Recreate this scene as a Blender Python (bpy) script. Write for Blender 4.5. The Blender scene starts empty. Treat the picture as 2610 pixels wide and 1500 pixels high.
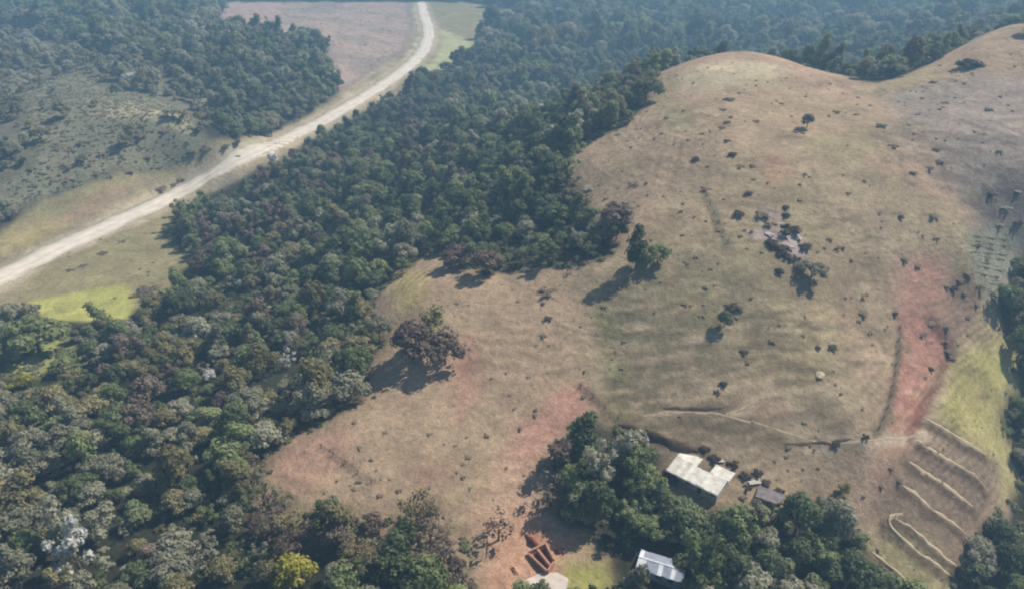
import bpy, bmesh, math, random
import numpy as np
from mathutils import Vector

random.seed(7)
rng = np.random.default_rng(11)
scene = bpy.context.scene
C = scene.collection

# ------------------------------------------------------------------ camera, sky, sun, exposure
CAM_H = 130.0
PITCH = math.radians(31.0)
FPX = 1864.0
cam_data = bpy.data.cameras.new('camera')
cam_data.sensor_width = 36.0
cam_data.lens = 18.0 * FPX / 1305.0
cam_data.clip_start = 1.0
cam_data.clip_end = 12000.0
cam = bpy.data.objects.new('camera', cam_data)
cam.location = (0, 0, CAM_H)
cam.rotation_euler = (math.radians(90) - PITCH, 0, 0)
C.objects.link(cam)
scene.camera = cam

SUN_EL = math.radians(47.0)
SUN_AZ = math.radians(58.0)          # clockwise from +Y (the viewing direction)
world = bpy.data.worlds.new('World')
scene.world = world
world.use_nodes = True
wn = world.node_tree
bg = wn.nodes['Background']
sky = wn.nodes.new('ShaderNodeTexSky')
sky.sky_type = 'NISHITA'
sky.sun_disc = False
sky.sun_elevation = SUN_EL
sky.sun_rotation = SUN_AZ
sky.air_density = 1.0
sky.dust_density = 1.0
bg.inputs['Strength'].default_value = 0.065
wn.links.new(sky.outputs['Color'], bg.inputs['Color'])

sun_data = bpy.data.lights.new('sun', 'SUN')
sun_data.energy = 4.2
sun_data.angle = math.radians(0.6)
sun_data.color = (1.0, 0.93, 0.81)
sun = bpy.data.objects.new('sun', sun_data)
sd = Vector((math.sin(SUN_AZ) * math.cos(SUN_EL), math.cos(SUN_AZ) * math.cos(SUN_EL), math.sin(SUN_EL)))
sun.rotation_euler = (-sd).to_track_quat('-Z', 'Y').to_euler()
sun.location = (200, 300, 400)
C.objects.link(sun)

vs = scene.view_settings
vs.view_transform = 'Standard'
vs.look = 'None'
vs.exposure = 0.45
vs.gamma = 1.0
vs.use_curve_mapping = False
scene.cycles.use_denoising = True
scene.cycles.pixel_filter_type = 'BLACKMAN_HARRIS'
scene.cycles.filter_width = 2.1
scene.cycles.max_bounces = 6
scene.cycles.volume_bounces = 1
scene.cycles.transparent_max_bounces = 4

# ------------------------------------------------------------------ helpers
def tag(o, label=None, cat=None, group=None, kind=None):
    if label: o['label'] = label
    if cat: o['category'] = cat
    if group: o['group'] = group
    if kind: o['kind'] = kind
    return o

def link(o, parent=None):
    C.objects.link(o)
    if parent is not None:
        o.parent = parent
    return o

def empty(name, loc, rz=0.0, parent=None):
    o = bpy.data.objects.new(name, None)
    o.empty_display_size = 1.0
    o.location = loc
    o.rotation_euler = (0, 0, rz)
    return link(o, parent)

def mesh_obj(name, verts, faces, mat=None, parent=None, smooth=False):
    me = bpy.data.meshes.new(name)
    me.from_pydata([tuple(v) for v in verts], [], [tuple(f) for f in faces])
    if mat: me.materials.append(mat)
    if smooth:
        me.polygons.foreach_set('use_smooth', [True] * len(me.polygons))
    me.update()
    return link(bpy.data.objects.new(name, me), parent)

def box_vf(cx, cy, cz, sx, sy, sz, rz=0.0, tilt=0.0):
    """box centred at c; tilt rotates about local x (after that rz about z)"""
    vs_ = []
    for dz in (-.5, .5):
        for dx, dy in ((-.5, -.5), (.5, -.5), (.5, .5), (-.5, .5)):
            x, y, z = dx * sx, dy * sy, dz * sz
            y, z = y * math.cos(tilt) - z * math.sin(tilt), y * math.sin(tilt) + z * math.cos(tilt)
            x, y = x * math.cos(rz) - y * math.sin(rz), x * math.sin(rz) + y * math.cos(rz)
            vs_.append((cx + x, cy + y, cz + z))
    return vs_, [(0, 3, 2, 1), (4, 5, 6, 7), (0, 1, 5, 4), (1, 2, 6, 5), (2, 3, 7, 6), (3, 0, 4, 7)]

def join_vf(parts):
    V, F = [], []
    for v, f in parts:
        n = len(V)
        V += list(v)
        F += [tuple(i + n for i in q) for q in f]
    return V, F

def tube_vf(pts, radii, seg=6):
    V, F = [], []
    pts = [Vector(p) for p in pts]
    for i, p in enumerate(pts):
        d = (pts[min(i + 1, len(pts) - 1)] - pts[max(i - 1, 0)])
        d = d.normalized() if d.length > 1e-6 else Vector((0, 0, 1))
        a = d.cross(Vector((0.31, 0.95, 0.05))).normalized()
        b = d.cross(a)
        for k in range(seg):
            t = 2 * math.pi * k / seg
            V.append(tuple(p + (a * math.cos(t) + b * math.sin(t)) * radii[i]))
    for i in range(len(pts) - 1):
        for k in range(seg):
            k2 = (k + 1) % seg
            F.append((i * seg + k, i * seg + k2, (i + 1) * seg + k2, (i + 1) * seg + k))
    F.append(tuple(range(seg - 1, -1, -1)))
    F.append(tuple(range((len(pts) - 1) * seg, len(pts) * seg)))
    return V, F

# value noise, vectorised
def vnoise(x, y, seed=0):
    xi = np.floor(x).astype(np.int64); yi = np.floor(y).astype(np.int64)
    xf = x - xi; yf = y - yi
    u = xf * xf * (3 - 2 * xf); v = yf * yf * (3 - 2 * yf)
    def h(a, b):
        n = (a * 374761393 + b * 668265263 + seed * 1442695041) & 0xFFFFFFFF
        n = ((n ^ (n >> 13)) * 1274126177) & 0xFFFFFFFF
        n = n ^ (n >> 16)
        return (n & 0xFFFF) / 65535.0
    return ((h(xi, yi) * (1 - u) + h(xi + 1, yi) * u) * (1 - v) + (h(xi, yi + 1) * (1 - u) + h(xi + 1, yi + 1) * u) * v) * 2 - 1

def fbm(x, y, scale, oct=4, seed=0):
    s = 0; a = 1.0; t = 0
    for k in range(oct):
        s = s + a * vnoise(x / scale, y / scale, seed + k * 17); t += a
        a *= 0.5; scale *= 0.5
    return s / t

def sstep(a, b, x):
    t = np.clip((x - a) / (b - a), 0, 1)
    return t * t * (3 - 2 * t)

# viewing ray of a survey sight (photo coordinates -> direction)
def ray(px, py):
    u = (np.asarray(px, float) - 1305.0) / FPX
    v = (750.0 - np.asarray(py, float)) / FPX
    c, s = math.cos(PITCH), math.sin(PITCH)
    return np.stack([u, c + v * s, -s + v * c], -1)

def at_z(px, py, z):
    d = ray(px, py)
    t = (np.asarray(z, float) - CAM_H) / d[..., 2]
    return d * t[..., None] + np.array([0, 0, CAM_H])

# ------------------------------------------------------------------ terrain height field
CP = [  # (survey sight x, y, height of the ground)
 (0,1500,0),(400,1500,0),(800,1500,0),(1150,1500,0),(1400,1500,-1),(1700,1500,-4),(2100,1500,-8),(2350,1500,-14),(2610,1500,-22),
 (0,1250,-3),(300,1250,-2),(0,1000,-8),(300,1000,-6),(600,1000,-2),(0,830,-14),(400,790,-14),(200,780,-16),
 (0,720,-18),(300,580,-19),(500,480,-19),(720,350,-19),(900,260,-20),(1050,170,-24),(1080,110,-29),(1060,40,-34),
 (700,1180,1),(900,1080,5),(1000,1280,2),(1200,1100,6),(1500,1000,9),(1300,850,14),(1050,730,13),(1400,700,20),(1600,700,24),(1550,900,13),
 (1800,1000,11),(2100,1050,10),(2200,1110,8),(1750,1180,5),(1950,1270,2),(1500,1250,2),(1800,800,20),(2000,700,26),(1800,600,30),(2050,550,34),
 (1800,450,38),(2000,350,44),(1800,290,46),(1870,160,50),(1760,180,49),(1980,170,49.5),(1700,240,44),(1560,350,36),(1430,410,30),
 (2230,230,47),(2100,300,45),(2330,340,46),(2450,300,48),(2600,100,61),(2480,115,58),(2380,170,52),(2560,350,46),
 (2400,550,32),(2480,640,24),(2450,750,15),(2350,900,9),(2300,1050,6),(2590,640,18),(2600,800,4),(2520,950,2),(2480,1100,-3),
 (2420,1300,-9),(2300,1420,-10),(2610,1200,-20),(2180,1300,-3),(2600,500,33),(2200,850,15),(2250,700,23),
 (1300,330,10),(1200,470,4),(1000,520,-3),(800,600,-9),(600,700,-12),(1350,580,17),(900,800,2),(800,960,0),(650,900,-4),(1100,600,3),(1500,270,22),
 (1300,150,-28),(1500,110,-42),(1300,45,-36),(1700,40,-42),(2100,40,-40),(2500,40,-34),(1900,95,-45),(1700,130,-30),(2200,160,-12),(2400,70,-32),
 (450,445,-15),(100,530,-15),(260,430,-6),(180,340,4),(350,310,8),(440,300,8),(490,345,1),(250,250,7),(560,330,-13),(420,240,-4),
 (320,190,0),(300,130,0),(500,140,2),(700,260,-12),(600,90,-8),(760,60,-16),(200,50,-14),(400,40,-26),(100,130,-6),(40,260,0),(850,110,-16),(960,80,-26),(900,160,-20),(30,400,0),
]
cp = np.array(CP, float)
P = at_z(cp[:, 0], cp[:, 1], cp[:, 2])
crestP = at_z(np.array([1700, 1870, 2040, 2230, 2400, 2500]), np.array([190, 150, 180, 220, 150, 100]), np.array([46, 50, 49, 47, 52, 58]))
extra = []
for q in crestP:
    extra.append((q[0] * 1.13, q[1] + 45, q[2] - 10))
    extra.append((q[0] * 1.26, q[1] + 95, q[2] - 48))
extra += [(-160, 40, 0), (0, 40, -1), (160, 40, -10), (-60, 0, 0), (60, 0, -4), (260, 120, -26), (-260, 150, -10), (300, 300, 42), (330, 380, 56),
          (400, 330, 40), (420, 450, 60), (280, 200, 0)]
P = np.vstack([P, np.array(extra, float)])
SC = 100.0
def tps(r2):
    return np.where(r2 > 1e-12, 0.5 * r2 * np.log(np.maximum(r2, 1e-12)), 0)
X = P[:, :2] / SC
n = len(X)
K = tps(((X[:, None] - X[None]) ** 2).sum(-1)) + 0.004 * np.eye(n)
Q = np.hstack([np.ones((n, 1)), X])
A = np.block([[K, Q], [Q.T, np.zeros((3, 3))]])
wts = np.linalg.solve(A, np.concatenate([P[:, 2], np.zeros(3)]))

def base_h(x, y):
    sh = x.shape
    xs = x.ravel() / SC; ys = y.ravel() / SC
    out = np.zeros(len(xs))
    for i in range(0, len(xs), 20000):
        a = xs[i:i + 20000]; b = ys[i:i + 20000]
        r2 = (a[:, None] - X[None, :, 0]) ** 2 + (b[:, None] - X[None, :, 1]) ** 2
        out[i:i + 20000] = tps(r2) @ wts[:n] + wts[n] + wts[n + 1] * a + wts[n + 2] * b
    out = out.reshape(sh)
    w = (1 - sstep(1150, 1700, y)) * sstep(-160, -30, y) * (1 - sstep(1.0, 1.5, np.abs(x) / (0.72 * np.maximum(y, 0) + 150)))
    far = -25 + 34 * fbm(x, y, 700, 3, 5) + np.clip((y - 1300) / 2500, 0, 1) * 90
    out = np.clip(out, -75, 85)
    return out * w + far * (1 - w)

def axis(lo, hi, step, outs, grow):
    a = list(np.arange(lo, hi + 1e-6, step))
    s = step
    while a[-1] < outs[1]:
        s = min(s * grow, 160); a.append(a[-1] + s)
    s = step
    while a[0] > outs[0]:
        s = min(s * grow, 160); a.insert(0, a[0] - s)
    return np.array(a)
GX = axis(-150, 190, 1.5, (-4000, 4000), 1.02)
GY = axis(72, 330, 1.3, (-600, 5000), 1.012)
mx, my = np.meshgrid(GX, GY)
GZ = base_h(mx, my)
GZ += 0.9 * fbm(mx, my, 38, 3, 3) + 0.22 * fbm(mx, my, 7, 3, 9)

def ground(x, y):
    x = np.asarray(x, float); y = np.asarray(y, float)
    i = np.clip(np.searchsorted(GX, x) - 1, 0, len(GX) - 2); j = np.clip(np.searchsorted(GY, y) - 1, 0, len(GY) - 2)
    u = np.clip((x - GX[i]) / (GX[i + 1] - GX[i]), 0, 1); v = np.clip((y - GY[j]) / (GY[j + 1] - GY[j]), 0, 1)
    return (GZ[j, i] * (1 - u) + GZ[j, i + 1] * u) * (1 - v) + (GZ[j + 1, i] * (1 - u) + GZ[j + 1, i + 1] * u) * v

def hit(px, py):
    """ground points seen along survey sights"""
    px = np.atleast_1d(np.asarray(px, float)); py = np.atleast_1d(np.asarray(py, float))
    d = ray(px, py)
    t = np.full(len(px), 60.0); done = np.zeros(len(px), bool); lo = t.copy()
    for _ in range(900):
        p = d * t[:, None]
        below = (p[:, 2] + CAM_H) < ground(p[:, 0], p[:, 1])
        done |= below
        if done.all(): break
        lo = np.where(done, lo, t)
        t = np.where(done, t, t + 0.5 + t * 0.004)
    hi = t.copy()
    for _ in range(14):
        m = (lo + hi) / 2
        p = d * m[:, None]
        b = (p[:, 2] + CAM_H) < ground(p[:, 0], p[:, 1])
        hi = np.where(b, m, hi); lo = np.where(b, lo, m)
    p = d * hi[:, None]
    p[:, 2] += CAM_H
    return p

def hit1(px, py):
    return Vector(hit([px], [py])[0])

def dense(pts, step=25, closed=True):
    out = []
    m = len(pts)
    for i in range(m if closed else m - 1):
        a = np.array(pts[i], float); b = np.array(pts[(i + 1) % m], float)
        k = max(1, int(np.hypot(*(b - a)) / step))
        for q in range(k): out.append(a + (b - a) * q / k)
    if not closed: out.append(np.array(pts[-1], float))
    return np.array(out)

def wpoly(pts):
    d = dense(pts)
    return hit(d[:, 0], d[:, 1])[:, :2]

def wline(pts, step=12):
    d = dense(pts, step, False)
    return hit(d[:, 0], d[:, 1])

def sdist(px, py, poly):
    """signed distance, positive inside"""
    sh = px.shape
    px = px.ravel(); py = py.ravel()
    lo = poly.min(0) - 40; hi = poly.max(0) + 40
    out = np.full(len(px), -99.0)
    idx = np.where((px > lo[0]) & (px < hi[0]) & (py > lo[1]) & (py < hi[1]))[0]
    x = px[idx]; y = py[idx]
    ins = np.zeros(len(x), bool); dm = np.full(len(x), 1e9)
    m = len(poly)
    for i in range(m):
        x0, y0 = poly[i]; x1, y1 = poly[(i + 1) % m]
        if y0 != y1:
            c = ((y0 > y) != (y1 > y)) & (x < (x1 - x0) * (y - y0) / (y1 - y0) + x0)
            ins ^= c
        ex, ey = x1 - x0, y1 - y0
        L = ex * ex + ey * ey + 1e-9
        t = np.clip(((x - x0) * ex + (y - y0) * ey) / L, 0, 1)
        dm = np.minimum(dm, (x - x0 - t * ex) ** 2 + (y - y0 - t * ey) ** 2)
    dd = np.sqrt(dm)
    out[idx] = np.where(ins, dd, -dd)
    return out.reshape(sh)

def ldist(px, py, line):
    sh = px.shape
    px = px.ravel(); py = py.ravel()
    lo = line[:, :2].min(0) - 20; hi = line[:, :2].max(0) + 20
    out = np.full(len(px), 99.0)
    idx = np.where((px > lo[0]) & (px < hi[0]) & (py > lo[1]) & (py < hi[1]))[0]
    x = px[idx]; y = py[idx]; dm = np.full(len(x), 1e9)
    for i in range(len(line) - 1):
        x0, y0 = line[i][:2]; x1, y1 = line[i + 1][:2]
        ex, ey = x1 - x0, y1 - y0
        L = ex * ex + ey * ey + 1e-9
        t = np.clip(((x - x0) * ex + (y - y0) * ey) / L, 0, 1)
        dm = np.minimum(dm, (x - x0 - t * ex) ** 2 + (y - y0 - t * ey) ** 2)
    out[idx] = np.sqrt(dm)
    return out.reshape(sh)

# ------------------------------------------------------------------ layout: outlines of the grassland, road, clearings (world space)
ROAD_PX = [(-120,775),(0,706),(120,645),(250,585),(380,528),(500,468),(590,414),(660,378),(730,355),(820,308),(920,252),(1000,200),(1052,160),(1080,125),(1092,95),(1090,68),(1080,40),(1072,8)]
road_c = wline(ROAD_PX, 14)

PASTURE_PX = [(1676,196),(1660,262),(1600,325),(1520,352),(1470,392),(1440,430),(1480,480),(1540,560),(1585,612),(1560,660),(1400,690),(1265,705),(1200,690),(1130,640),
 (1065,668),(1010,715),(955,780),(985,860),(950,940),(930,1010),(860,1060),(740,1125),(690,1190),(690,1240),(760,1290),(900,1310),(1000,1330),(1130,1300),(1190,1400),(1215,1530),(1560,1530),
 (1540,1420),(1440,1340),(1400,1260),(1420,1120),(1490,1055),(1590,1090),(1700,1160),(1690,1240),(1850,1300),(2000,1310),(2140,1280),(2210,1400),(2260,1530),
 (2420,1530),(2455,1420),(2500,1340),(2560,1290),(2590,1220),(2560,1130),(2545,1050),(2580,960),(2580,880),(2540,790),(2545,740),(2580,690),(2640,620),(2700,560),(2700,90),(2612,92),(2480,108),(2400,158),(2230,228),(2100,203),(2000,166),(1870,152),(1760,176)]
pasture = wpoly(PASTURE_PX)
# the pasture runs a little way over the crest before the woods begin
crest_w = hit(np.array([1676, 1760, 1870, 2000, 2100, 2230, 2400, 2480, 2612]), np.array([200, 180, 156, 170, 207, 232, 162, 112, 97]))
over = np.vstack([crest_w[:, :2], (crest_w[:, :2] * np.array([1.0, 1.0]) + crest_w[:, :2] / np.linalg.norm(crest_w[:, :2], axis=1)[:, None] * np.array([30, 46, 52, 50, 36, 12, 14, 40, 60])[:, None])[::-1]])
VERGE_PX = [(-60,640),(0,590),(100,505),(230,470),(300,440),(400,438),(470,420),(560,385),(640,366),(740,338),(800,302),(880,235),(940,185),(1030,130),(1050,70),(1040,5),
 (1180,5),(1330,30),(1260,85),(1200,140),(1100,200),(980,255),(900,300),(790,348),(650,392),(600,440),(500,512),(420,590),(450,640),(540,665),(500,712),(430,740),(400,780),(250,800),(90,790),(-60,800)]
verge = wpoly(VERGE_PX)
SCRUB_PX = [(55,215),(190,182),(300,205),(440,268),(500,312),(540,372),(470,420),(400,438),(300,440),(230,470),(100,505),(-60,590),(-60,480),(90,430),(60,330)]
scrub = wpoly(SCRUB_PX)
PINKHILL_PX = [(575,5),(1040,5),(1050,70),(1030,130),(940,185),(880,235),(850,215),(835,110),(720,95),(620,85),(560,60)]
pinkhill = wpoly(PINKHILL_PX)

# ------------------------------------------------------------------ ground sheet and its soil and grass colours
wx = mx + 2.2 * fbm(mx, my, 14, 3, 31); wy = my + 2.2 * fbm(mx, my, 14, 3, 47)
col = np.empty(mx.shape + (3,))
col[:] = (0.038, 0.038, 0.024)
mott = fbm(mx, my, 60, 4, 71)[..., None]
col = col * (1 + 0.35 * mott)
dry = np.zeros(mx.shape)

def paint(mask, c, amt=1.0):
    global col
    m = (np.clip(mask, 0, 1) * amt)[..., None]
    col = col * (1 - m) + np.array(c) * m

def patch(px, c, soft=3.0, amt=1.0, poly=None):
    p = wpoly(px) if poly is None else poly
    paint(sstep(-soft, soft, sdist(wx, wy, p)), c, amt)

TAN = (0.355, 0.262, 0.172)
d_past = sdist(wx, wy, pasture)
d_over = sdist(wx, wy, over)
m_past = np.maximum(sstep(-3.5, 2.5, d_past + 1.6 * fbm(mx, my, 6, 2, 640)), sstep(-2, 2, d_over))
dry = np.maximum(dry, m_past)
paint(m_past, TAN)
m_v = sstep(-2, 2.5, sdist(wx, wy, verge)); dry = np.maximum(dry, m_v)
paint(m_v, (0.27, 0.23, 0.12))
m_s = sstep(-4, 5, sdist(wx, wy, scrub)); dry = np.maximum(dry, m_s * 0.7)
paint(m_s, (0.20, 0.19, 0.125))
m_k = sstep(-12, 10, sdist(wx, wy, pinkhill)); dry = np.maximum(dry, m_k * 0.7)
paint(m_k, (0.36, 0.265, 0.215))
paint(m_k * sstep(0.0, 0.35, fbm(mx, my, 40, 3, 541)), (0.25, 0.205, 0.165), 0.7)
thin_px = [(-60,60),(140,110),(330,150),(380,170),(500,250),(540,300),(500,312),(440,268),(300,205),(190,182),(55,215),(60,330),(90,430),(-60,480)]
thin = wpoly(thin_px)
paint(sstep(-8, 8, sdist(wx, wy, thin)), (0.17, 0.155, 0.105), 0.9)
# tone areas inside the grassland
big = fbm(mx, my, 55, 3, 88)
paint(m_past * sstep(0.05, 0.45, big), (0.32, 0.265, 0.15), 0.8)
paint(m_past * sstep(0.05, 0.35, fbm(mx, my, 33, 3, 122)), (0.39, 0.265, 0.19), 0.7)
paint(m_past * sstep(0.05, 0.4, fbm(mx, my, 21, 4, 322)), (0.27, 0.205, 0.13), 0.55)
paint(m_past * sstep(0.15, 0.4, fbm(mx, my, 9, 3, 422)), (0.22, 0.17, 0.11), 0.4)
patch([(1500,720),(1650,640),(1800,620),(1960,700),(2000,820),(1850,960),(1700,1010),(1580,1060),(1540,950),(1510,830)], (0.215, 0.185, 0.108), 10, 0.8)
patch([(1700,1000),(1900,960),(2250,980),(2230,1110),(2150,1290),(1900,1240),(1720,1130)], (0.26, 0.20, 0.135), 8, 0.65)
patch([(2240,240),(2330,330),(2420,420),(2500,560),(2500,620),(2640,600),(2700,200),(2500,190)], (0.29, 0.24, 0.205), 8, 0.8)  # greyer tone paints in the shading of the slope turned from the sun
patch([(2080,400),(2230,470),(2400,600),(2330,680),(2180,620),(2060,520)], (0.39, 0.30, 0.20), 9, 0.6)
patch([(1700,190),(1870,150),(2000,170),(1960,210),(1760,230)], (0.45, 0.38, 0.25), 7, 0.85)
patch([(1030,700),(1400,700),(1480,800),(1480,960),(1300,1100),(1120,1180),(900,1180),(860,1080),(960,1000),(1000,860)], (0.37, 0.265, 0.175), 12, 0.5)
patch([(1690,200),(1750,260),(1760,330),(1690,330),(1660,270)], (0.29, 0.26, 0.14), 6, 0.6)
for p, a in (([(1400,1010),(1480,985),(1500,1040),(1430,1090),(1380,1120),(1370,1060)], 1.0), ([(1150,880),(1210,860),(1220,1020),(1170,1070),(1140,960)], .75),
          ([(690,1180),(790,1110),(900,1090),(880,1180),(800,1260),(700,1250)], .6), ([(1040,1190),(1120,1180),(1140,1230),(1060,1240)], .5),
          ([(1320,1090),(1400,1040),(1420,1090),(1370,1150),(1310,1160)], .6),
          ([(1930,400),(2010,390),(2030,450),(1960,480)], .6), ([(1900,1010),(1990,990),(2010,1070),(1940,1100)], .55),
          ([(2290,660),(2340,640),(2400,660),(2410,780),(2350,820),(2295,810)], .95), ([(2290,810),(2350,800),(2400,860),(2420,900),(2370,960),(2360,1040),(2340,1130),(2270,1130),(2280,1000)], 1.0),
          ([(2270,1120),(2350,1110),(2360,1180),(2300,1240),(2240,1220)], .75)):
    patch(p, (0.375, 0.205, 0.155) if a < 1 else (0.38, 0.195, 0.145), 4.0 if a < 1 else 1.1, 0.9 * a)
patch([(1400,1010),(1470,985),(1490,1040),(1420,1100),(1390,1180),(1340,1270),(1380,1320),(1300,1345),(1230,1390),(1195,1310),(1290,1180),(1350,1090)], (0.42, 0.245, 0.18), 3.0, 0.9)
patch([(1240,1350),(1330,1290),(1400,1330),(1440,1400),(1420,1470),(1300,1530),(1220,1530)], (0.43, 0.25, 0.165), 2.5, 0.9)
patch([(1340,1360),(1390,1350),(1410,1385),(1370,1405)], (0.26, 0.08, 0.055), 1.0, 0.9)
patch([(1320,1385),(1440,1330),(1500,1345),(1430,1400),(1370,1420)], (0.44, 0.27, 0.18), 1.5, 0.8)
patch([(1430,1430),(1540,1420),(1560,1530),(1450,1530)], (0.30, 0.29, 0.09), 2, 0.9)
patch([(1440,1345),(1500,1340),(1520,1400),(1460,1400)], (0.36, 0.27, 0.14), 2, 0.7)
patch([(1180,1200),(1330,1180),(1400,1230),(1330,1290),(1220,1380)], (0.40, 0.285, 0.19), 5, 0.7)
# yellow green meadow right of the bare strip
patch([(2400,940),(2480,880),(2580,860),(2600,960),(2550,1060),(2560,1160),(2470,1130),(2390,1070),(2375,1000)], (0.37, 0.33, 0.125), 4, 0.9)
patch([(2370,960),(2420,930),(2400,1010),(2370,1060)], (0.47, 0.36, 0.25), 2, 0.8)
patch([(2420,980),(2500,960),(2540,1010),(2510,1060),(2440,1060)], (0.30, 0.25, 0.11), 4, 0.5)
patch([(2540,1120),(2600,1130),(2600,1240),(2530,1280)], (0.36, 0.32, 0.14), 3, 0.8)
patch([(2330,1100),(2540,1180),(2540,1290),(2440,1440),(2300,1380),(2220,1300),(2290,1180)], (0.215, 0.158, 0.112), 4, 0.9)
patch([(2220,1340),(2400,1400),(2450,1530),(2250,1530),(2200,1400)], (0.28, 0.24, 0.125), 3, 0.85)
patch([(2470,480),(2560,430),(2700,400),(2700,660),(2560,650),(2500,570)], (0.15, 0.14, 0.11), 6, 0.75)
# pale mauve rock ground and scarp
patch([(1900,585),(1970,590),(2030,590),(2060,640),(2020,650),(1980,610),(1930,612)], (0.46, 0.365, 0.345), 1.5, 1.0)
patch([(1930,520),(1990,540),(2000,590),(1950,600)], (0.33, 0.25, 0.22), 2.5, 0.8)
patch([(2400,700),(2480,680),(2500,760),(2450,870),(2390,890)], (0.20, 0.13, 0.10), 3, 0.75)
patch([(2500,600),(2600,560),(2600,700),(2540,760),(2490,700)], (0.25, 0.235, 0.175), 4, 0.85)
# dark earth cut above the house
patch([(1560,1080),(1610,1085),(1720,1125),(1790,1150),(1770,1165),(1690,1140),(1600,1112)], (0.10, 0.07, 0.045), 0.8, 0.9)
patch([(1000,690),(1080,690),(1080,780),(1000,800)], (0.38, 0.30, 0.13), 4, 0.8)
patch([(2355,800),(2385,810),(2420,860),(2432,905),(2415,905),(2390,870),(2360,835)], (0.13, 0.065, 0.05), 1.2, 0.9)
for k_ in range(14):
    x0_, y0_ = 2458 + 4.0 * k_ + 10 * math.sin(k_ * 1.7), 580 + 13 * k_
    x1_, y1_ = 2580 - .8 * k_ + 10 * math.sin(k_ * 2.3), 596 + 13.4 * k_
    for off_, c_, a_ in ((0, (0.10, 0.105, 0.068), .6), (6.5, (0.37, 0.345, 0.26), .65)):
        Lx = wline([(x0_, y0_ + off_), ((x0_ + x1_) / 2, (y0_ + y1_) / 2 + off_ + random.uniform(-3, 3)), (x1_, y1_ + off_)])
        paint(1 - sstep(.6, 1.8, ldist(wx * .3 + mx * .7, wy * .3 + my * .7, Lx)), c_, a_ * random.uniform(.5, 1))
# left valley meadows
patch([(640,1190),(760,1250),(1150,1280),(1220,1400),(1215,1530),(1050,1450),(880,1400),(760,1400),(640,1330)], (0.27, 0.20, 0.13), 4, 0.85)
patch([(80,765),(315,722),(350,760),(330,815),(110,820)], (0.37, 0.36, 0.115), 2.0, 1.0)
patch([(30,850),(120,830),(200,880),(100,960),(20,960)], (0.33, 0.34, 0.12), 3, 0.9)
patch([(545,405),(570,370),(640,352),(740,335),(770,362),(690,392),(640,405),(600,425)], (0.52, 0.44, 0.38), 2.5, 0.9)
patch([(130,560),(300,470),(400,455),(420,490),(250,560),(120,610)], (0.33, 0.22, 0.15), 5, 0.7)
patch([(450,430),(560,395),(640,385),(600,430),(500,460),(470,470)], (0.40, 0.33, 0.16), 3, 0.9)
patch([(0,600),(130,560),(200,580),(60,650),(0,660)], (0.36, 0.28, 0.13), 4, 0.7)
patch([(230,290),(330,262),(440,290),(500,330),(470,340),(380,300),(300,300)], (0.38, 0.345, 0.21), 3, 0.9)
patch([(1090,60),(1210,110),(1190,150),(1090,190),(1040,190),(1090,130)], (0.42, 0.43, 0.22), 6, 0.8)
patch([(820,315),(930,240),(1000,185),(1010,150),(940,190),(870,245)], (0.45, 0.37, 0.26), 5, 0.7)
patch([(560,5),(720,5),(700,85),(580,80)], (0.44, 0.29, 0.25), 8, 0.7)
# narrow paths and old tracks worn in the turf; also shade painted beside terrace banks
def trail_or_shade(pts, c, w, amt):
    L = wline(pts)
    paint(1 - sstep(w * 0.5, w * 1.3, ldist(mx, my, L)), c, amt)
trail_or_shade([(1690,1052),(1760,1050),(1850,1055),(1900,1040),(1960,985)], (0.44, 0.35, 0.24), 1.5, 0.9)
trail_or_shade([(1660,1043),(1750,1042),(1840,1040)], (0.12, 0.10, 0.06), 1.0, 0.8)
trail_or_shade([(2070,1142),(2180,1125),(2290,1117),(2360,1105)], (0.44, 0.35, 0.25), 1.6, 0.9)
trail_or_shade([(2000,1130),(2120,1132),(2200,1122)], (0.15, 0.12, 0.08), 1.1, 0.6)
trail_or_shade([(2060,1160),(2190,1150)], (0.17, 0.13, 0.09), 1.1, 0.5)
trail_or_shade([(1800,500),(1830,570),(1862,632)], (0.17, 0.15, 0.09), 1.5, 0.75)
trail_or_shade([(1480,985),(1520,1020),(1560,1060),(1600,1085)], (0.13, 0.08, 0.06), 1.3, 0.8)
trail_or_shade([(2294,835),(2290,900),(2275,1000),(2255,1070),(2230,1110)], (0.11, 0.085, 0.06), 1.1, 0.85)
trail_or_shade([(820,1140),(880,1180),(920,1210),(955,1235)], (0.17, 0.12, 0.085), 1.0, 0.6)
trail_or_shade([(1530,800),(1560,880),(1575,960),(1580,1060)], (0.20, 0.19, 0.08), 3.0, 0.6)
for _ in range(150):
    sx = random.uniform(1530, 2050); sy = random.uniform(780, 1120)
    L = random.uniform(40, 150); k = random.uniform(-.12, .06)
    w = hit(np.array([sx, sx + L * .3, sx + L * .6, sx + L]), np.array([sy, sy + k * L * .3 + random.uniform(-4, 4), sy + k * L * .6 + random.uniform(-4, 4), sy + k * L]))
    paint((1 - sstep(0.3, 1.5, ldist(mx, my, w))) * m_past, (0.13, 0.105, 0.065) if random.random() < .7 else (0.42, 0.33, 0.22), random.uniform(.25, .65))
for _ in range(170):
    sx = random.uniform(2190, 2600); sy = random.uniform(300, 560)
    if sy - 300 > (sx - 2150) * .75: continue
    L = random.uniform(20, 110); k = random.uniform(.12, .42)
    w = hit(np.array([sx, sx + L * .5, sx + L]), np.array([sy, sy + k * L * .5 + random.uniform(-3, 3), sy + k * L]))
    paint((1 - sstep(0.4, 1.9, ldist(mx, my, w))) * m_past, (0.14, 0.11, 0.09) if random.random() < .75 else (0.38, 0.31, 0.25), random.uniform(.2, .55))
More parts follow.
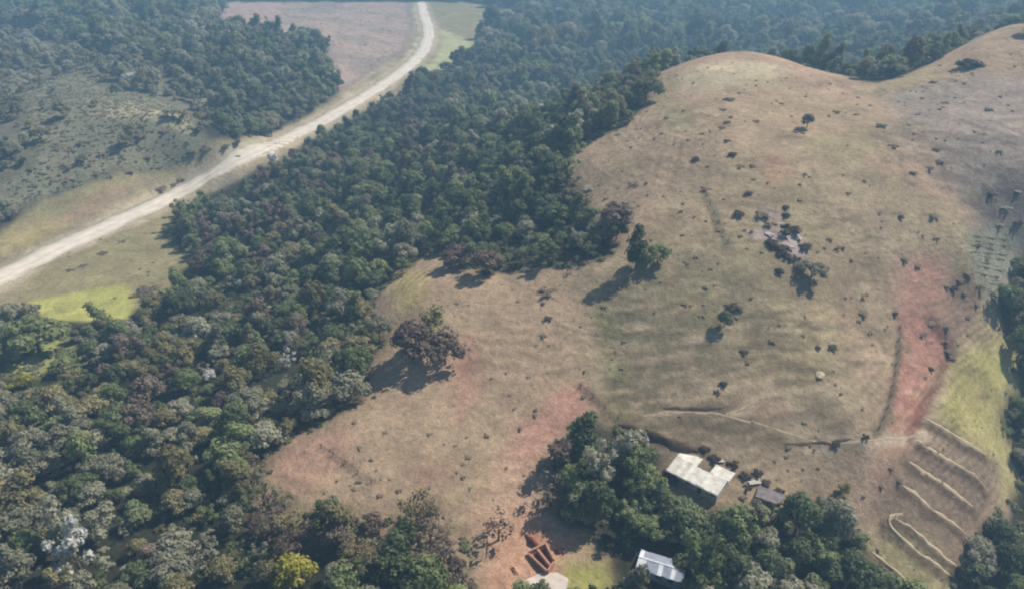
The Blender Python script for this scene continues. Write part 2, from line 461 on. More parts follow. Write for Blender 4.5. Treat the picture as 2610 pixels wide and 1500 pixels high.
for L_ in ([(2352,1062),(2400,1090),(2450,1120),(2520,1160)], [(2350,1132),(2400,1160),(2450,1190),(2500,1222),(2518,1250)], [(2318,1176),(2380,1215),(2440,1258),(2490,1300)],
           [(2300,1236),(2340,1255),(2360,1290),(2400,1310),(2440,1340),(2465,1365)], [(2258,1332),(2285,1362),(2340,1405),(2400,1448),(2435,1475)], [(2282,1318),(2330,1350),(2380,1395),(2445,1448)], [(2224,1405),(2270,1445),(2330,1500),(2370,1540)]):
    trail_or_shade([(x - 9, y + 9) for x, y in L_], (0.085, 0.060, 0.042), 1.5, 0.8)  # painted shade along the lower-left side of each terrace bank
for _ in range(40):
    sx = random.uniform(1500, 2350); sy = random.uniform(300, 950)
    L = random.uniform(30, 110); k = (sx - 1900) / 900 + random.uniform(-.25, .25)
    w = hit(np.array([sx, sx + k * L * .5 + random.uniform(-5, 5), sx + k * L]), np.array([sy, sy + L * .5, sy + L]))
    paint((1 - sstep(0.3, 1.3, ldist(mx, my, w))) * m_past, (0.43, 0.32, 0.225) if random.random() < .6 else (0.18, 0.135, 0.09), random.uniform(.25, .55))
# short dark streaks of trampled contour tracks
for _ in range(260):
    sx = random.uniform(1330, 2500); sy = random.uniform(260, 1180)
    if random.random() < 0.55: sx = random.uniform(1560, 2250); sy = random.uniform(620, 1150)
    L = random.uniform(14, 70); k = random.uniform(-.16, .16)
    w = hit(np.array([sx, sx + L * .5, sx + L]), np.array([sy, sy + k * L * .5 + random.uniform(-3, 3), sy + k * L]))
    paint((1 - sstep(0.3, 1.3, ldist(mx, my, w))) * m_past, (0.15, 0.12, 0.075) if random.random() < .75 else (0.42, 0.34, 0.23), random.uniform(.2, .6))
road_d = ldist(mx, my, road_c)
paint(1 - sstep(10, 18, road_d + 4 * fbm(mx, my, 16, 2, 6)), (0.24, 0.205, 0.125), 0.9)
paint(1 - sstep(8, 14, road_d + 3.5 * fbm(mx, my, 11, 3, 5)), (0.44, 0.36, 0.25), 0.85)

strip = wpoly([(2290,810),(2350,790),(2400,850),(2425,905),(2375,960),(2360,1040),(2340,1130),(2270,1130),(2280,1000)])
ms = sstep(-1, 3, sdist(wx, wy, strip))
GZ += ms * (.55 * fbm(mx, my, 4.5, 3, 777) - .25)
gl = wline([(2372,815),(2395,850),(2418,900),(2385,960),(2350,1040),(2315,1120)])
GZ -= .9 * (1 - sstep(.5, 3.0, ldist(wx, wy, gl)))
paint((1 - sstep(.4, 1.8, ldist(wx, wy, gl))), (0.17, 0.075, 0.055), .75)
yard_m = sstep(-1, 3, sdist(wx, wy, wpoly([(1240,1350),(1330,1290),(1400,1330),(1440,1400),(1420,1470),(1300,1530),(1220,1530)])))
GZ += yard_m * .35 * fbm(mx, my, 4, 3, 779)
# relief: level the road bed, cut the scarps and terrace banks
rz = ground(road_c[:, 0], road_c[:, 1])
k = np.array([0.1, 0.2, 0.4, 0.2, 0.1])
rz = np.convolve(np.pad(rz, 2, 'edge'), k, 'valid')
near_r = road_d < 14
ii = np.argwhere(near_r)
for j, i in ii:
    dd = (road_c[:, 0] - mx[j, i]) ** 2 + (road_c[:, 1] - my[j, i]) ** 2
    q = dd.argmin()
    t = float(1 - sstep(6.5, 13, np.array(road_d[j, i])))
    GZ[j, i] = GZ[j, i] * (1 - t) + rz[q] * t

# ------------------------------------------------------------------ materials
def new_mat(name):
    m = bpy.data.materials.new(name)
    m.use_nodes = True
    nt = m.node_tree
    b = nt.nodes['Principled BSDF']
    b.inputs['Roughness'].default_value = 0.9
    b.inputs['Specular IOR Level'].default_value = 0.15
    return m, nt, b

def noisy(name, c1, c2, scale=1.0, rough=0.9, bump=0.0, detail=4, spec=0.15, metal=0.0):
    m, nt, b = new_mat(name)
    tc = nt.nodes.new('ShaderNodeTexCoord')
    nz = nt.nodes.new('ShaderNodeTexNoise')
    nz.inputs['Scale'].default_value = scale; nz.inputs['Detail'].default_value = detail
    nt.links.new(tc.outputs['Object'], nz.inputs['Vector'])
    r = nt.nodes.new('ShaderNodeValToRGB')
    r.color_ramp.elements[0].position = 0.3; r.color_ramp.elements[1].position = 0.7
    r.color_ramp.elements[0].color = (*c1, 1); r.color_ramp.elements[1].color = (*c2, 1)
    nt.links.new(nz.outputs['Fac'], r.inputs['Fac'])
    nt.links.new(r.outputs['Color'], b.inputs['Base Color'])
    b.inputs['Roughness'].default_value = rough
    b.inputs['Specular IOR Level'].default_value = spec
    b.inputs['Metallic'].default_value = metal
    if bump:
        bp = nt.nodes.new('ShaderNodeBump'); bp.inputs['Strength'].default_value = bump; bp.inputs['Distance'].default_value = 0.2
        nt.links.new(nz.outputs['Fac'], bp.inputs['Height']); nt.links.new(bp.outputs['Normal'], b.inputs['Normal'])
    return m

def ground_mat():
    m, nt, b = new_mat('soil_and_grass')
    at = nt.nodes.new('ShaderNodeAttribute'); at.attribute_name = 'soil'
    dr = nt.nodes.new('ShaderNodeAttribute'); dr.attribute_name = 'dry'
    geo = nt.nodes.new('ShaderNodeNewGeometry')
    def noise(scale, detail=5, rough=0.6):
        nz = nt.nodes.new('ShaderNodeTexNoise'); nz.inputs['Scale'].default_value = scale
        nz.inputs['Detail'].default_value = detail; nz.inputs['Roughness'].default_value = rough
        nt.links.new(geo.outputs['Position'], nz.inputs['Vector']); return nz
    def ramp(src, lo, hi, a, c):
        r = nt.nodes.new('ShaderNodeMapRange'); r.inputs['From Min'].default_value = lo; r.inputs['From Max'].default_value = hi
        r.inputs['To Min'].default_value = a; r.inputs['To Max'].default_value = c
        nt.links.new(src, r.inputs['Value']); return r.outputs['Result']
    def mul(a, c):
        q = nt.nodes.new('ShaderNodeMath'); q.operation = 'MULTIPLY'
        nt.links.new(a, q.inputs[0]); nt.links.new(c, q.inputs[1]); return q.outputs[0]
    n1 = noise(0.55, 6, 0.65); n2 = noise(0.09, 4); n3 = noise(2.2, 3)
    f = mul(ramp(n1.outputs['Fac'], .3, .7, .76, 1.22), ramp(n2.outputs['Fac'], .3, .7, .78, 1.18))
    f = mul(f, ramp(n3.outputs['Fac'], .3, .7, .82, 1.16))
    # terracettes: cattle treads that follow the contour
    sep = nt.nodes.new('ShaderNodeSeparateXYZ'); nt.links.new(geo.outputs['Position'], sep.inputs[0])
    nzz = noise(0.045, 3)
    ad = nt.nodes.new('ShaderNodeMath'); ad.operation = 'MULTIPLY_ADD'; ad.inputs[1].default_value = 5.0
    nt.links.new(nzz.outputs['Fac'], ad.inputs[0]); nt.links.new(sep.outputs['Z'], ad.inputs[2])
    sc_ = nt.nodes.new('ShaderNodeMath'); sc_.operation = 'MULTIPLY'; sc_.inputs[1].default_value = 5.2
    nt.links.new(ad.outputs[0], sc_.inputs[0])
    sn = nt.nodes.new('ShaderNodeMath'); sn.operation = 'SINE'; nt.links.new(sc_.outputs[0], sn.inputs[0])
    gate = ramp(noise(0.03, 3).outputs['Fac'], .45, .62, 0, 1)
    g2 = mul(gate, dr.outputs['Fac'])
    tread = ramp(sn.outputs[0], -1, 1, -0.16, 0.10)
    tm = mul(tread, g2)
    one = nt.nodes.new('ShaderNodeMath'); one.operation = 'ADD'; one.inputs[1].default_value = 1.0
    nt.links.new(tm, one.inputs[0])
    f = mul(f, one.outputs[0])
    mixc = nt.nodes.new('ShaderNodeVectorMath'); mixc.operation = 'SCALE'
    nt.links.new(at.outputs['Color'], mixc.inputs[0]); nt.links.new(f, mixc.inputs['Scale'])
    nt.links.new(mixc.outputs[0], b.inputs['Base Color'])
    b.inputs['Roughness'].default_value = 1.0; b.inputs['Specular IOR Level'].default_value = 0.05
    hsum = nt.nodes.new('ShaderNodeMath'); hsum.operation = 'ADD'
    nt.links.new(n1.outputs['Fac'], hsum.inputs[0]); nt.links.new(mul(tm, tm), hsum.inputs[1])
    bp = nt.nodes.new('ShaderNodeBump'); bp.inputs['Strength'].default_value = 0.55; bp.inputs['Distance'].default_value = 0.9
    nt.links.new(hsum.outputs[0], bp.inputs['Height']); nt.links.new(bp.outputs['Normal'], b.inputs['Normal'])
    return m

M_ground = ground_mat()
ny, nx = mx.shape
V = np.stack([mx, my, GZ], -1).reshape(-1, 3)
idx = np.arange(nx * ny).reshape(ny, nx)
F = np.stack([idx[:-1, :-1], idx[:-1, 1:], idx[1:, 1:], idx[1:, :-1]], -1).reshape(-1, 4)
gm = bpy.data.meshes.new('ground')
gm.vertices.add(len(V)); gm.vertices.foreach_set('co', V.ravel())
gm.loops.add(F.size); gm.loops.foreach_set('vertex_index', F.ravel())
gm.polygons.add(len(F)); gm.polygons.foreach_set('loop_start', np.arange(0, F.size, 4))
gm.polygons.foreach_set('use_smooth', np.ones(len(F), bool))
gm.update(); gm.validate()
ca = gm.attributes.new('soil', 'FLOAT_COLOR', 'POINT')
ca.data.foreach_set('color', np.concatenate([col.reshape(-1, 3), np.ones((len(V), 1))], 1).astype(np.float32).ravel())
da = gm.attributes.new('dry', 'FLOAT', 'POINT')
da.data.foreach_set('value', dry.ravel().astype(np.float32))
gm.materials.append(M_ground)
tag(link(bpy.data.objects.new('ground', gm)), 'rolling ground of tan dry pasture and dark woodland soil', kind='structure')

# ------------------------------------------------------------------ dirt road
def road_mat():
    m = noisy('pale_dirt', (0.56, 0.49, 0.41), (0.72, 0.64, 0.55), 0.22, 0.95, 0.3, 6)
    nt = m.node_tree; b = nt.nodes['Principled BSDF']
    src = b.inputs['Base Color'].links[0].from_socket
    at = nt.nodes.new('ShaderNodeAttribute'); at.attribute_name = 'across'
    nz = nt.nodes.new('ShaderNodeTexNoise'); nz.inputs['Scale'].default_value = .12; nz.inputs['Detail'].default_value = 4
    tc = nt.nodes.new('ShaderNodeTexCoord'); nt.links.new(tc.outputs['Object'], nz.inputs['Vector'])
    ad = nt.nodes.new('ShaderNodeMath'); ad.operation = 'MULTIPLY_ADD'; ad.inputs[1].default_value = .22
    nt.links.new(nz.outputs['Fac'], ad.inputs[0]); nt.links.new(at.outputs['Fac'], ad.inputs[2])
    r = nt.nodes.new('ShaderNodeValToRGB'); e = r.color_ramp.elements
    e[0].position = .08; e[0].color = (.45, .45, .38, 1); e[1].position = 1.0; e[1].color = (.5, .5, .42, 1)
    for p_, c_ in ((.24, .9), (.38, 1.1), (.50, .96), (.62, 1.1), (.76, .98), (.92, .8)):
        x = e.new(p_); x.color = (c_, c_, c_ * .98, 1)
    nt.links.new(ad.outputs[0], r.inputs['Fac'])
    mx_ = nt.nodes.new('ShaderNodeVectorMath'); mx_.operation = 'MULTIPLY'
    nt.links.new(src, mx_.inputs[0]); nt.links.new(r.outputs['Color'], mx_.inputs[1]); nt.links.new(mx_.outputs[0], b.inputs['Base Color'])
    return m
M_road = road_mat()
def ribbon(name, line, half, mat, lift, across=6, jitter=0.6, crown=0.0):
    line = np.asarray(line)
    m = len(line)
    tan = np.gradient(line[:, :2], axis=0)
    tan /= np.linalg.norm(tan, axis=1)[:, None] + 1e-9
    nor = np.stack([-tan[:, 1], tan[:, 0]], 1)
    V, F = [], []
    for i in range(m):
        h = half if np.isscalar(half) else half[i]
        hl = h + jitter * float(vnoise(np.array(i * .35), np.array(3.1), 2)); hr = h + jitter * float(vnoise(np.array(i * .35), np.array(9.7), 4))
        for kk in range(across + 1):
            t = kk / across
            o = -hl + (hl + hr) * t
            x, y = line[i, :2] + nor[i] * o
            z = float(ground(x, y)) + lift + crown * (1 - (2 * t - 1) ** 2)
            if kk in (0, across): z -= lift + 0.15
            V.append((x, y, z))
    for i in range(m - 1):
        for kk in range(across):
            a = i * (across + 1) + kk
            F.append((a, a + 1, a + across + 2, a + across + 1))
    o = mesh_obj(name, V, F, mat, smooth=True)
    at = o.data.attributes.new('across', 'FLOAT', 'POINT')
    at.data.foreach_set('value', np.tile(np.linspace(0, 1, across + 1), m).astype(np.float32))
    return o
# even spacing
def resample(line, step):
    s = np.concatenate([[0], np.cumsum(np.linalg.norm(np.diff(line[:, :2], axis=0), axis=1))])
    t = np.arange(0, s[-1], step)
    q = np.stack([np.interp(t, s, line[:, 0]), np.interp(t, s, line[:, 1])], 1)
    for _ in range(3):
        q[1:-1] = (q[:-2] + 2 * q[1:-1] + q[2:]) / 4
    return q
road_r = resample(road_c, 3.0)
rd = ribbon('road', road_r, np.linspace(8.4, 7.2, len(road_r)) + 3.2 * np.exp(-((np.arange(len(road_r)) - int(np.argmin(np.hypot(road_r[:, 0] - hit1(655, 380).x, road_r[:, 1] - hit1(655, 380).y)))) / 7.0) ** 2), M_road, 0.10, 8, 0.9, 0.12)
tag(rd, 'wide pale dirt road running up the valley and bending away', kind='structure')

# ------------------------------------------------------------------ foliage materials
def leaf_mat(name, dark, mid, light, trans=0.35, flower=None):
    m, nt, b = new_mat(name)
    oi = nt.nodes.new('ShaderNodeObjectInfo')
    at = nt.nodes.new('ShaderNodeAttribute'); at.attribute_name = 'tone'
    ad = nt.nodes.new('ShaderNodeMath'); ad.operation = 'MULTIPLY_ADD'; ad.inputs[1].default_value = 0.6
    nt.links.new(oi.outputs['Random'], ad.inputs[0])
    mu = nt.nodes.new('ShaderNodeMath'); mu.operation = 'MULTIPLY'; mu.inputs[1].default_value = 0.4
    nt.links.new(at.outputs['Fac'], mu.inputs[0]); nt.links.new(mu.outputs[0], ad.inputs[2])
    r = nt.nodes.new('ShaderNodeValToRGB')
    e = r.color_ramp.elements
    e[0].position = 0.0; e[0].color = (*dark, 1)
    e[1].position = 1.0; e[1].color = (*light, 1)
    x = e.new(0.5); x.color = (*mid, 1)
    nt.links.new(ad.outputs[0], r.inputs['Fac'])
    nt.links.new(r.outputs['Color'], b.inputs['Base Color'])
    b.inputs['Roughness'].default_value = 0.65; b.inputs['Specular IOR Level'].default_value = 0.25
    tr = nt.nodes.new('ShaderNodeBsdfTranslucent'); nt.links.new(r.outputs['Color'], tr.inputs['Color'])
    mx_ = nt.nodes.new('ShaderNodeMixShader'); mx_.inputs[0].default_value = trans
    out = nt.nodes['Material Output']
    nt.links.new(b.outputs[0], mx_.inputs[1]); nt.links.new(tr.outputs[0], mx_.inputs[2])
    nt.links.new(mx_.outputs[0], out.inputs['Surface'])
    return m

FOL = {
 'dark green':  leaf_mat('leaves_dark_green', (0.054, 0.072, 0.032), (0.150, 0.182, 0.080), (0.300, 0.330, 0.165), 0.42),
 'mid green':   leaf_mat('leaves_mid_green', (0.120, 0.152, 0.056), (0.225, 0.268, 0.108), (0.370, 0.405, 0.190), 0.42),
 'grey green':  leaf_mat('leaves_grey_green', (0.155, 0.156, 0.100), (0.320, 0.312, 0.212), (0.500, 0.488, 0.355), 0.42),
 'olive':       leaf_mat('leaves_olive', (0.135, 0.122, 0.052), (0.270, 0.240, 0.114), (0.420, 0.375, 0.200), 0.42),
 'brown':       leaf_mat('leaves_brown', (0.100, 0.068, 0.050), (0.190, 0.138, 0.104), (0.320, 0.250, 0.190), 0.35),
 'yellow':      leaf_mat('leaves_yellow', (0.10, 0.11, 0.02), (0.36, 0.33, 0.04), (0.56, 0.52, 0.13), 0.4),
 'white':       leaf_mat('blossom_white', (0.14, 0.17, 0.10), (0.46, 0.46, 0.41), (0.78, 0.77, 0.74), 0.3),
 'bright green': leaf_mat('leaves_bright_green', (0.18, 0.205, 0.08), (0.28, 0.31, 0.13), (0.40, 0.43, 0.21), 0.42),
 'dusky':       leaf_mat('leaves_dusky', (0.050, 0.036, 0.026), (0.085, 0.064, 0.046), (0.130, 0.100, 0.072), 0.2),
 'dry':         leaf_mat('leaves_dry', (0.190, 0.145, 0.102), (0.290, 0.225, 0.160), (0.390, 0.310, 0.228), 0.45),
 'straw':       leaf_mat('leaves_straw', (0.230, 0.192, 0.118), (0.330, 0.280, 0.172), (0.430, 0.365, 0.238), 0.45),
}
M_bark = noisy('bark', (0.07, 0.055, 0.04), (0.17, 0.14, 0.11), 3.0, 0.95, 0.4)
M_palebark = noisy('pale_bark', (0.28, 0.25, 0.22), (0.45, 0.42, 0.38), 3.0, 0.9, 0.3)

# ------------------------------------------------------------------ crown shapes (unit: about 1 wide, base of trunk at 0)
def crown_mesh(name, seed, lumps, leaves, leaf, core=0.72, flat=0.8, core_tone=0.15):
    """lumps: (x, y, z, r) clumps; each a dark-hearted cloud of small leaf faces"""
    r = np.random.default_rng(seed)
    V, F, T = [], [], []
    # inner mass of each clump
    ico = bmesh.new(); bmesh.ops.create_icosphere(ico, subdivisions=1, radius=1.0)
    iv = np.array([v.co[:] for v in ico.verts]); jf = [[v.index for v in f.verts] for f in ico.faces]; ico.free()
    for (x, y, z, R) in lumps:
        n0 = len(V)
        jit = 1 + 0.18 * r.standard_normal((len(iv), 1))
        vv = iv * jit * R * core * np.array([1, 1, flat]) + np.array([x, y, z])
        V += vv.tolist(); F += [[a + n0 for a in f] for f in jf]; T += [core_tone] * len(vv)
        nl = int(leaves * (R / 0.25) ** 2)
        d = r.standard_normal((nl, 3)); d /= np.linalg.norm(d, axis=1)[:, None]
        d[:, 2] = np.where(d[:, 2] < -0.35, -d[:, 2], d[:, 2])
        rad = R * (0.80 + 0.26 * r.random(nl))
        pos = d * rad[:, None] * np.array([1, 1, flat]) + np.array([x, y, z])
        nrm = d + 0.38 * r.standard_normal((nl, 3)); nrm[:, 2] += 0.25; nrm /= np.linalg.norm(nrm, axis=1)[:, None]
        up = r.standard_normal((nl, 3))
        a = np.cross(nrm, up); a /= np.linalg.norm(a, axis=1)[:, None]; b = np.cross(nrm, a)
        s = leaf * (0.6 + 0.8 * r.random(nl))[:, None]
        tone = np.clip(0.45 + 0.30 * r.standard_normal(nl) + 0.25 * d[:, 2], 0, 1)  # leaves toward a clump's top painted lighter, sunlit tops put into colour
        for q in range(nl):
            n1 = len(V)
            p = pos[q]
            V += [(p + a[q] * s[q]).tolist(), (p + b[q] * s[q] * .7).tolist(), (p - a[q] * s[q]).tolist(), (p - b[q] * s[q] * .7).tolist()]
            F.append([n1, n1 + 1, n1 + 2, n1 + 3]); T += [float(tone[q])] * 4
    me = bpy.data.meshes.new(name)
    me.from_pydata(V, [], F)
    at = me.attributes.new('tone', 'FLOAT', 'POINT'); at.data.foreach_set('value', np.array(T, np.float32))
    me.update()
    return me

def lump_set(seed, n, spread, zlo, zhi, rlo, rhi, dome=True):
    r = random.Random(seed); out = []
    for k in range(n):
        a = k * 2.399 + r.uniform(-.5, .5); d = spread * math.sqrt((k + .4) / n) * r.uniform(.85, 1.1)
        x, y = d * math.cos(a), d * math.sin(a)
        t = 1 - (d / (spread * 1.25)) ** 2 if dome else r.random()
        z = zlo + (zhi - zlo) * t * r.uniform(.75, 1.1)
        out.append((x, y, z, r.uniform(rlo, rhi)))
    return out

SHAPES = []      # (mesh, trunk mesh)
def trunk_mesh(name, seed, h, r0, spread):
    r = random.Random(seed)
    parts = [tube_vf([(0, 0, -.08), (r.uniform(-.02, .02), r.uniform(-.02, .02), h * .5), (r.uniform(-.04, .04), r.uniform(-.04, .04), h)], [r0, r0 * .75, r0 * .5], 7)]
    for k in range(4):
        a = k * 1.57 + r.uniform(-.5, .5)
        d = spread * r.uniform(.6, 1)
        parts.append(tube_vf([(0, 0, h * r.uniform(.55, .85)), (d * .5 * math.cos(a), d * .5 * math.sin(a), h * 1.05), (d * math.cos(a), d * math.sin(a), h * r.uniform(1.2, 1.45))], [r0 * .5, r0 * .35, r0 * .18], 5))
    V, F = join_vf(parts)
    me = bpy.data.meshes.new(name); me.from_pydata(V, [], F); me.update()
    return me

SHAPE_DEF = [
 ('rounded', lump_set(1, 11, .34, .26, .78, .17, .25), .34, .26),
 ('rounded', lump_set(2, 13, .38, .22, .76, .15, .23), .30, .28),
 ('spreading', lump_set(3, 14, .46, .34, .62, .14, .21), .36, .34),
 ('tall', lump_set(4, 15, .27, .18, 1.05, .15, .22, False), .40, .20),
 ('uneven', lump_set(5, 10, .40, .22, .84, .13, .24, False), .34, .28),
 ('uneven', lump_set(6, 12, .37, .24, .90, .12, .21, False), .36, .26),
]
CROWNS = {}
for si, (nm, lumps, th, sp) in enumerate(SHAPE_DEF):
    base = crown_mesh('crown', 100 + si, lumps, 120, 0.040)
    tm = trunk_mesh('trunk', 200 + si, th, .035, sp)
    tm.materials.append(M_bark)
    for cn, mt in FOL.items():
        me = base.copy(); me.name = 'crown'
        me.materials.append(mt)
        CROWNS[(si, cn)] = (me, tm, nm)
# thinner, half bare crown for dry trees and a low bush
SPARSE = lump_set(21, 14, .42, .30, .85, .09, .16, False)
sp_base = crown_mesh('crown', 131, SPARSE, 70, 0.034, core=.35)
sp_tr = trunk_mesh('trunk', 231, .42, .035, .38); sp_tr.materials.append(M_bark)
BUSH = [lump_set(41, 9, .36, .00, .16, .12, .22), lump_set(42, 8, .40, .00, .12, .12, .22), lump_set(43, 9, .33, .00, .22, .13, .20)]
bush_base = [crown_mesh('foliage', 141 + i, L, 70, 0.05, core_tone=.5) for i, L in enumerate(BUSH)]
st_tr = trunk_mesh('stem', 241, .1, .03, .16); st_tr.materials.append(M_bark)
for cn, mt in FOL.items():
    me = sp_base.copy(); me.materials.append(mt); CROWNS[('sparse', cn)] = (me, sp_tr, 'sparse')
    for i, b_ in enumerate(bush_base):
        me = b_.copy(); me.name = 'foliage'; me.materials.append(mt); CROWNS[('bush', i, cn)] = (me, st_tr, 'bush')

def tree(name, key, x, y, width, height, label, cat='tree', group=None, rot=None, z=None, trunk_mat=None):
    me, tm, _ = CROWNS[key]
    z = float(ground(x, y)) if z is None else z
    e = empty(name, (x, y, z), random.uniform(0, 6.28) if rot is None else rot)
    e.scale = (width, width, height)
    tag(e, label, cat, group)
    part = 'foliage' if cat in ('bush', 'shrub') else 'crown'
    c = bpy.data.objects.new(part, me); link(c, e)
    t = bpy.data.objects.new('stem' if cat in ('bush', 'shrub') else 'trunk', tm); link(t, e)
    return e

#@@OBJECTS@@

# ------------------------------------------------------------------ fences
M_post = noisy('weathered_post', (0.10, 0.08, 0.06), (0.20, 0.17, 0.13), 4)
M_wire = noisy('fence_wire', (0.10, 0.09, 0.085), (0.18, 0.17, 0.16), 4, 0.6)
post_me = None
def fence(pts, label, step=4.5, h=1.35):
    global post_me
    L = resample(wline(pts, 6), step)
    p0 = L[len(L) // 2]
    e = empty('wire_fence', (p0[0], p0[1], float(ground(*p0))))
    tag(e, label, 'fence')
    if post_me is None:
        v, f = tube_vf([(0, 0, -.4), (0.01, 0, .7), (0, .01, h)], [.13, .12, .11], 6)
        post_me = bpy.data.meshes.new('fence_post'); post_me.from_pydata(v, [], f); post_me.materials.append(M_post)
    tops = []
    for q in L:
        z = float(ground(q[0], q[1]))
        o = bpy.data.objects.new('fence_post', post_me)
        o.location = (q[0] - p0[0], q[1] - p0[1], z - e.location.z)
        o.rotation_euler = (random.uniform(-.06, .06), random.uniform(-.06, .06), random.uniform(0, 6))
        link(o, e); tops.append(o.location.copy())
    for hh in (.45, .85, 1.22):
        v, f = tube_vf([t + Vector((0, 0, hh)) for t in tops], [.02] * len(tops), 4)
        mesh_obj('wire', v, f, M_wire, e)
fence([(2294,835),(2290,900),(2275,1000),(2255,1070),(2230,1110)], 'dark wire fence down the slope beside the bare red strip')
fence([(1480,985),(1520,1020),(1560,1060),(1600,1085)], 'wire fence from the tip of the red soil down to the dark trees')
fence([(1800,500),(1830,570),(1862,632)], 'short fence line left of the rock outcrop on the bare hill')
fence([(820,1140),(880,1180),(920,1210),(955,1235)], 'wire fence across the lower left end of the pasture')

# ------------------------------------------------------------------ terrace banks at the lower right
M_bank = noisy('pale_bank_soil', (0.36, 0.28, 0.18), (0.52, 0.42, 0.29), 0.9, 0.95, 0.3)
def bank(pts, label, half=0.44, h=0.38, mat=None):
    L = resample(wline(pts, 8), 1.2)
    tan = np.gradient(L, axis=0); tan /= np.linalg.norm(tan, axis=1)[:, None] + 1e-9
    nor = np.stack([-tan[:, 1], tan[:, 0]], 1)
    prof = [(-2.0, -.3), (-1.3, -.12), (-.75, .75), (-.25, 1.0), (.9, .62), (1.7, -.12), (2.1, -.3)]
    if half > .6: prof = [(-1.25, -.25), (-.75, .35), (-.3, .95), (.25, 1.0), (.8, .45), (1.3, -.25)]
    V, F = [], []
    for i, q in enumerate(L):
        zz = float(ground(*q))
        taper = min(1.0, (i + 1) / 4, (len(L) - i) / 4)
        k = (1 + .35 * float(vnoise(np.array(i * .4), np.array(q[0]), 3))) * taper
        hw = half * (1 + .45 * float(vnoise(np.array(i * .55), np.array(q[1]), 13)))
        k *= 1 + .5 * float(vnoise(np.array(i * .23), np.array(q[1]), 23))
        if half < .5: k *= .15 + .85 * float(sstep(-.45, -.05, vnoise(np.array(i * .17), np.array(q[0] * .7), 43)))
        hw *= .3 + .7 * taper
        wob = nor[i] * .25 * float(vnoise(np.array(i * .3), np.array(q[0]), 33))
        for o, a in prof:
            p = q + wob + nor[i] * o * hw
            V.append((p[0], p[1], float(ground(*p)) * .5 + zz * .5 + (a * h * k if a > 0 else -.3)))
    m = len(prof)
    for i in range(len(L) - 1):
        for j in range(m - 1):
            F.append((i * m + j, (i + 1) * m + j, (i + 1) * m + j + 1, i * m + j + 1))
    o = mesh_obj('terrace_bank', V, F, mat or M_bank, smooth=True)
    tag(o, label, kind='structure')
bank([(2352,1062),(2400,1090),(2450,1120),(2520,1160)], 'uppermost pale earth bank at the edge of the yellow meadow')
bank([(2350,1132),(2400,1160),(2450,1190),(2500,1222),(2518,1250)], 'second pale terrace bank below the bare strip')
bank([(2318,1176),(2380,1215),(2440,1258),(2490,1300)], 'third pale terrace bank crossing the slope')
bank([(2300,1236),(2340,1255),(2360,1290),(2400,1310),(2440,1340),(2465,1365)], 'fourth terrace bank curving at its upper end')
bank([(2300,1306),(2272,1311),(2258,1332),(2285,1362),(2340,1405),(2400,1448),(2435,1475)], 'hairpin terrace bank with rounded upper end', .38, .36)
bank([(2282,1318),(2330,1350),(2380,1395),(2445,1448)], 'straight terrace bank inside the hairpin')
bank([(2224,1405),(2270,1445),(2330,1500),(2370,1540)], 'lowest terrace bank reaching the bottom edge')
M_cut = noisy('dark_cut_soil', (0.055, 0.038, 0.025), (0.11, 0.075, 0.05), 1.2, 0.95, 0.4)
bank([(1575,1082),(1620,1095),(1680,1118),(1730,1136),(1790,1152)], 'dark earth cut above the white roofed house', 1.3, 1.2, M_cut)
bank([(1340,1362),(1362,1388),(1392,1402)], 'steep red earth bank beside the dug yard', 1.3, 1.7, noisy('red_soil', (0.22, 0.075, 0.05), (0.34, 0.13, 0.09), 1.5, 0.95, 0.3))

M_path = noisy('path_soil', (0.30, 0.23, 0.155), (0.44, 0.35, 0.24), 0.9, 0.95, 0.3)
def footpath(pts, label, w=.55):
    o = ribbon('footpath', resample(wline(pts, 6), 1.0), w, M_path, .07, 4, .3)
    tag(o, label, kind='structure')
footpath([(1640,1060),(1700,1051),(1760,1050),(1830,1054),(1880,1066),(1940,1082),(2000,1100),(2060,1122),(2120,1130),(2180,1125),(2240,1119),(2300,1117),(2360,1103)], 'long thin pale footpath above the house running into the red strip', .42)
footpath([(1850,1056),(1905,1038),(1940,1005),(1968,980)], 'pale footpath branch climbing the slope to the right', .38)
bank([(1690,1040),(1750,1040),(1830,1041),(1860,1036)], 'thin dark cut above the footpath', .45, .4, M_cut)
bank([(2000,1131),(2100,1128),(2180,1117)], 'thin dark cut above the footpath to the red strip', .4, .3, M_cut)

# ------------------------------------------------------------------ white roofed house
M_white = noisy('white_roof', (0.52, 0.475, 0.40), (0.80, 0.77, 0.71), 0.7, 0.8, 0.05)
M_wall = noisy('old_plaster', (0.42, 0.40, 0.36), (0.58, 0.55, 0.50), 1.2, 0.9, 0.1)
M_dark = noisy('dark_wood', (0.05, 0.035, 0.025), (0.10, 0.07, 0.05), 3)
M_glass, nt_, b_ = new_mat('window_glass'); b_.inputs['Base Color'].default_value = (0.03, 0.035, 0.04, 1); b_.inputs['Roughness'].default_value = 0.1; b_.inputs['Specular IOR Level'].default_value = 0.5

def frame_from(pA, pB, hgt):
    """house frame: eave corners A, B sighted at height hgt above local ground"""
    g = hit([(pA[0] + pB[0]) / 2], [(pA[1] + pB[1]) / 2 + hgt * 8])[0]
    zg = float(g[2])
    a = at_z(np.array(pA[0]), np.array(pA[1]), zg + hgt); b = at_z(np.array(pB[0]), np.array(pB[1]), zg + hgt)
    rz = math.atan2(b[1] - a[1], b[0] - a[0]); L = float(np.hypot(b[0] - a[0], b[1] - a[1]))
    return (float(a[0]), float(a[1]), zg), rz, L

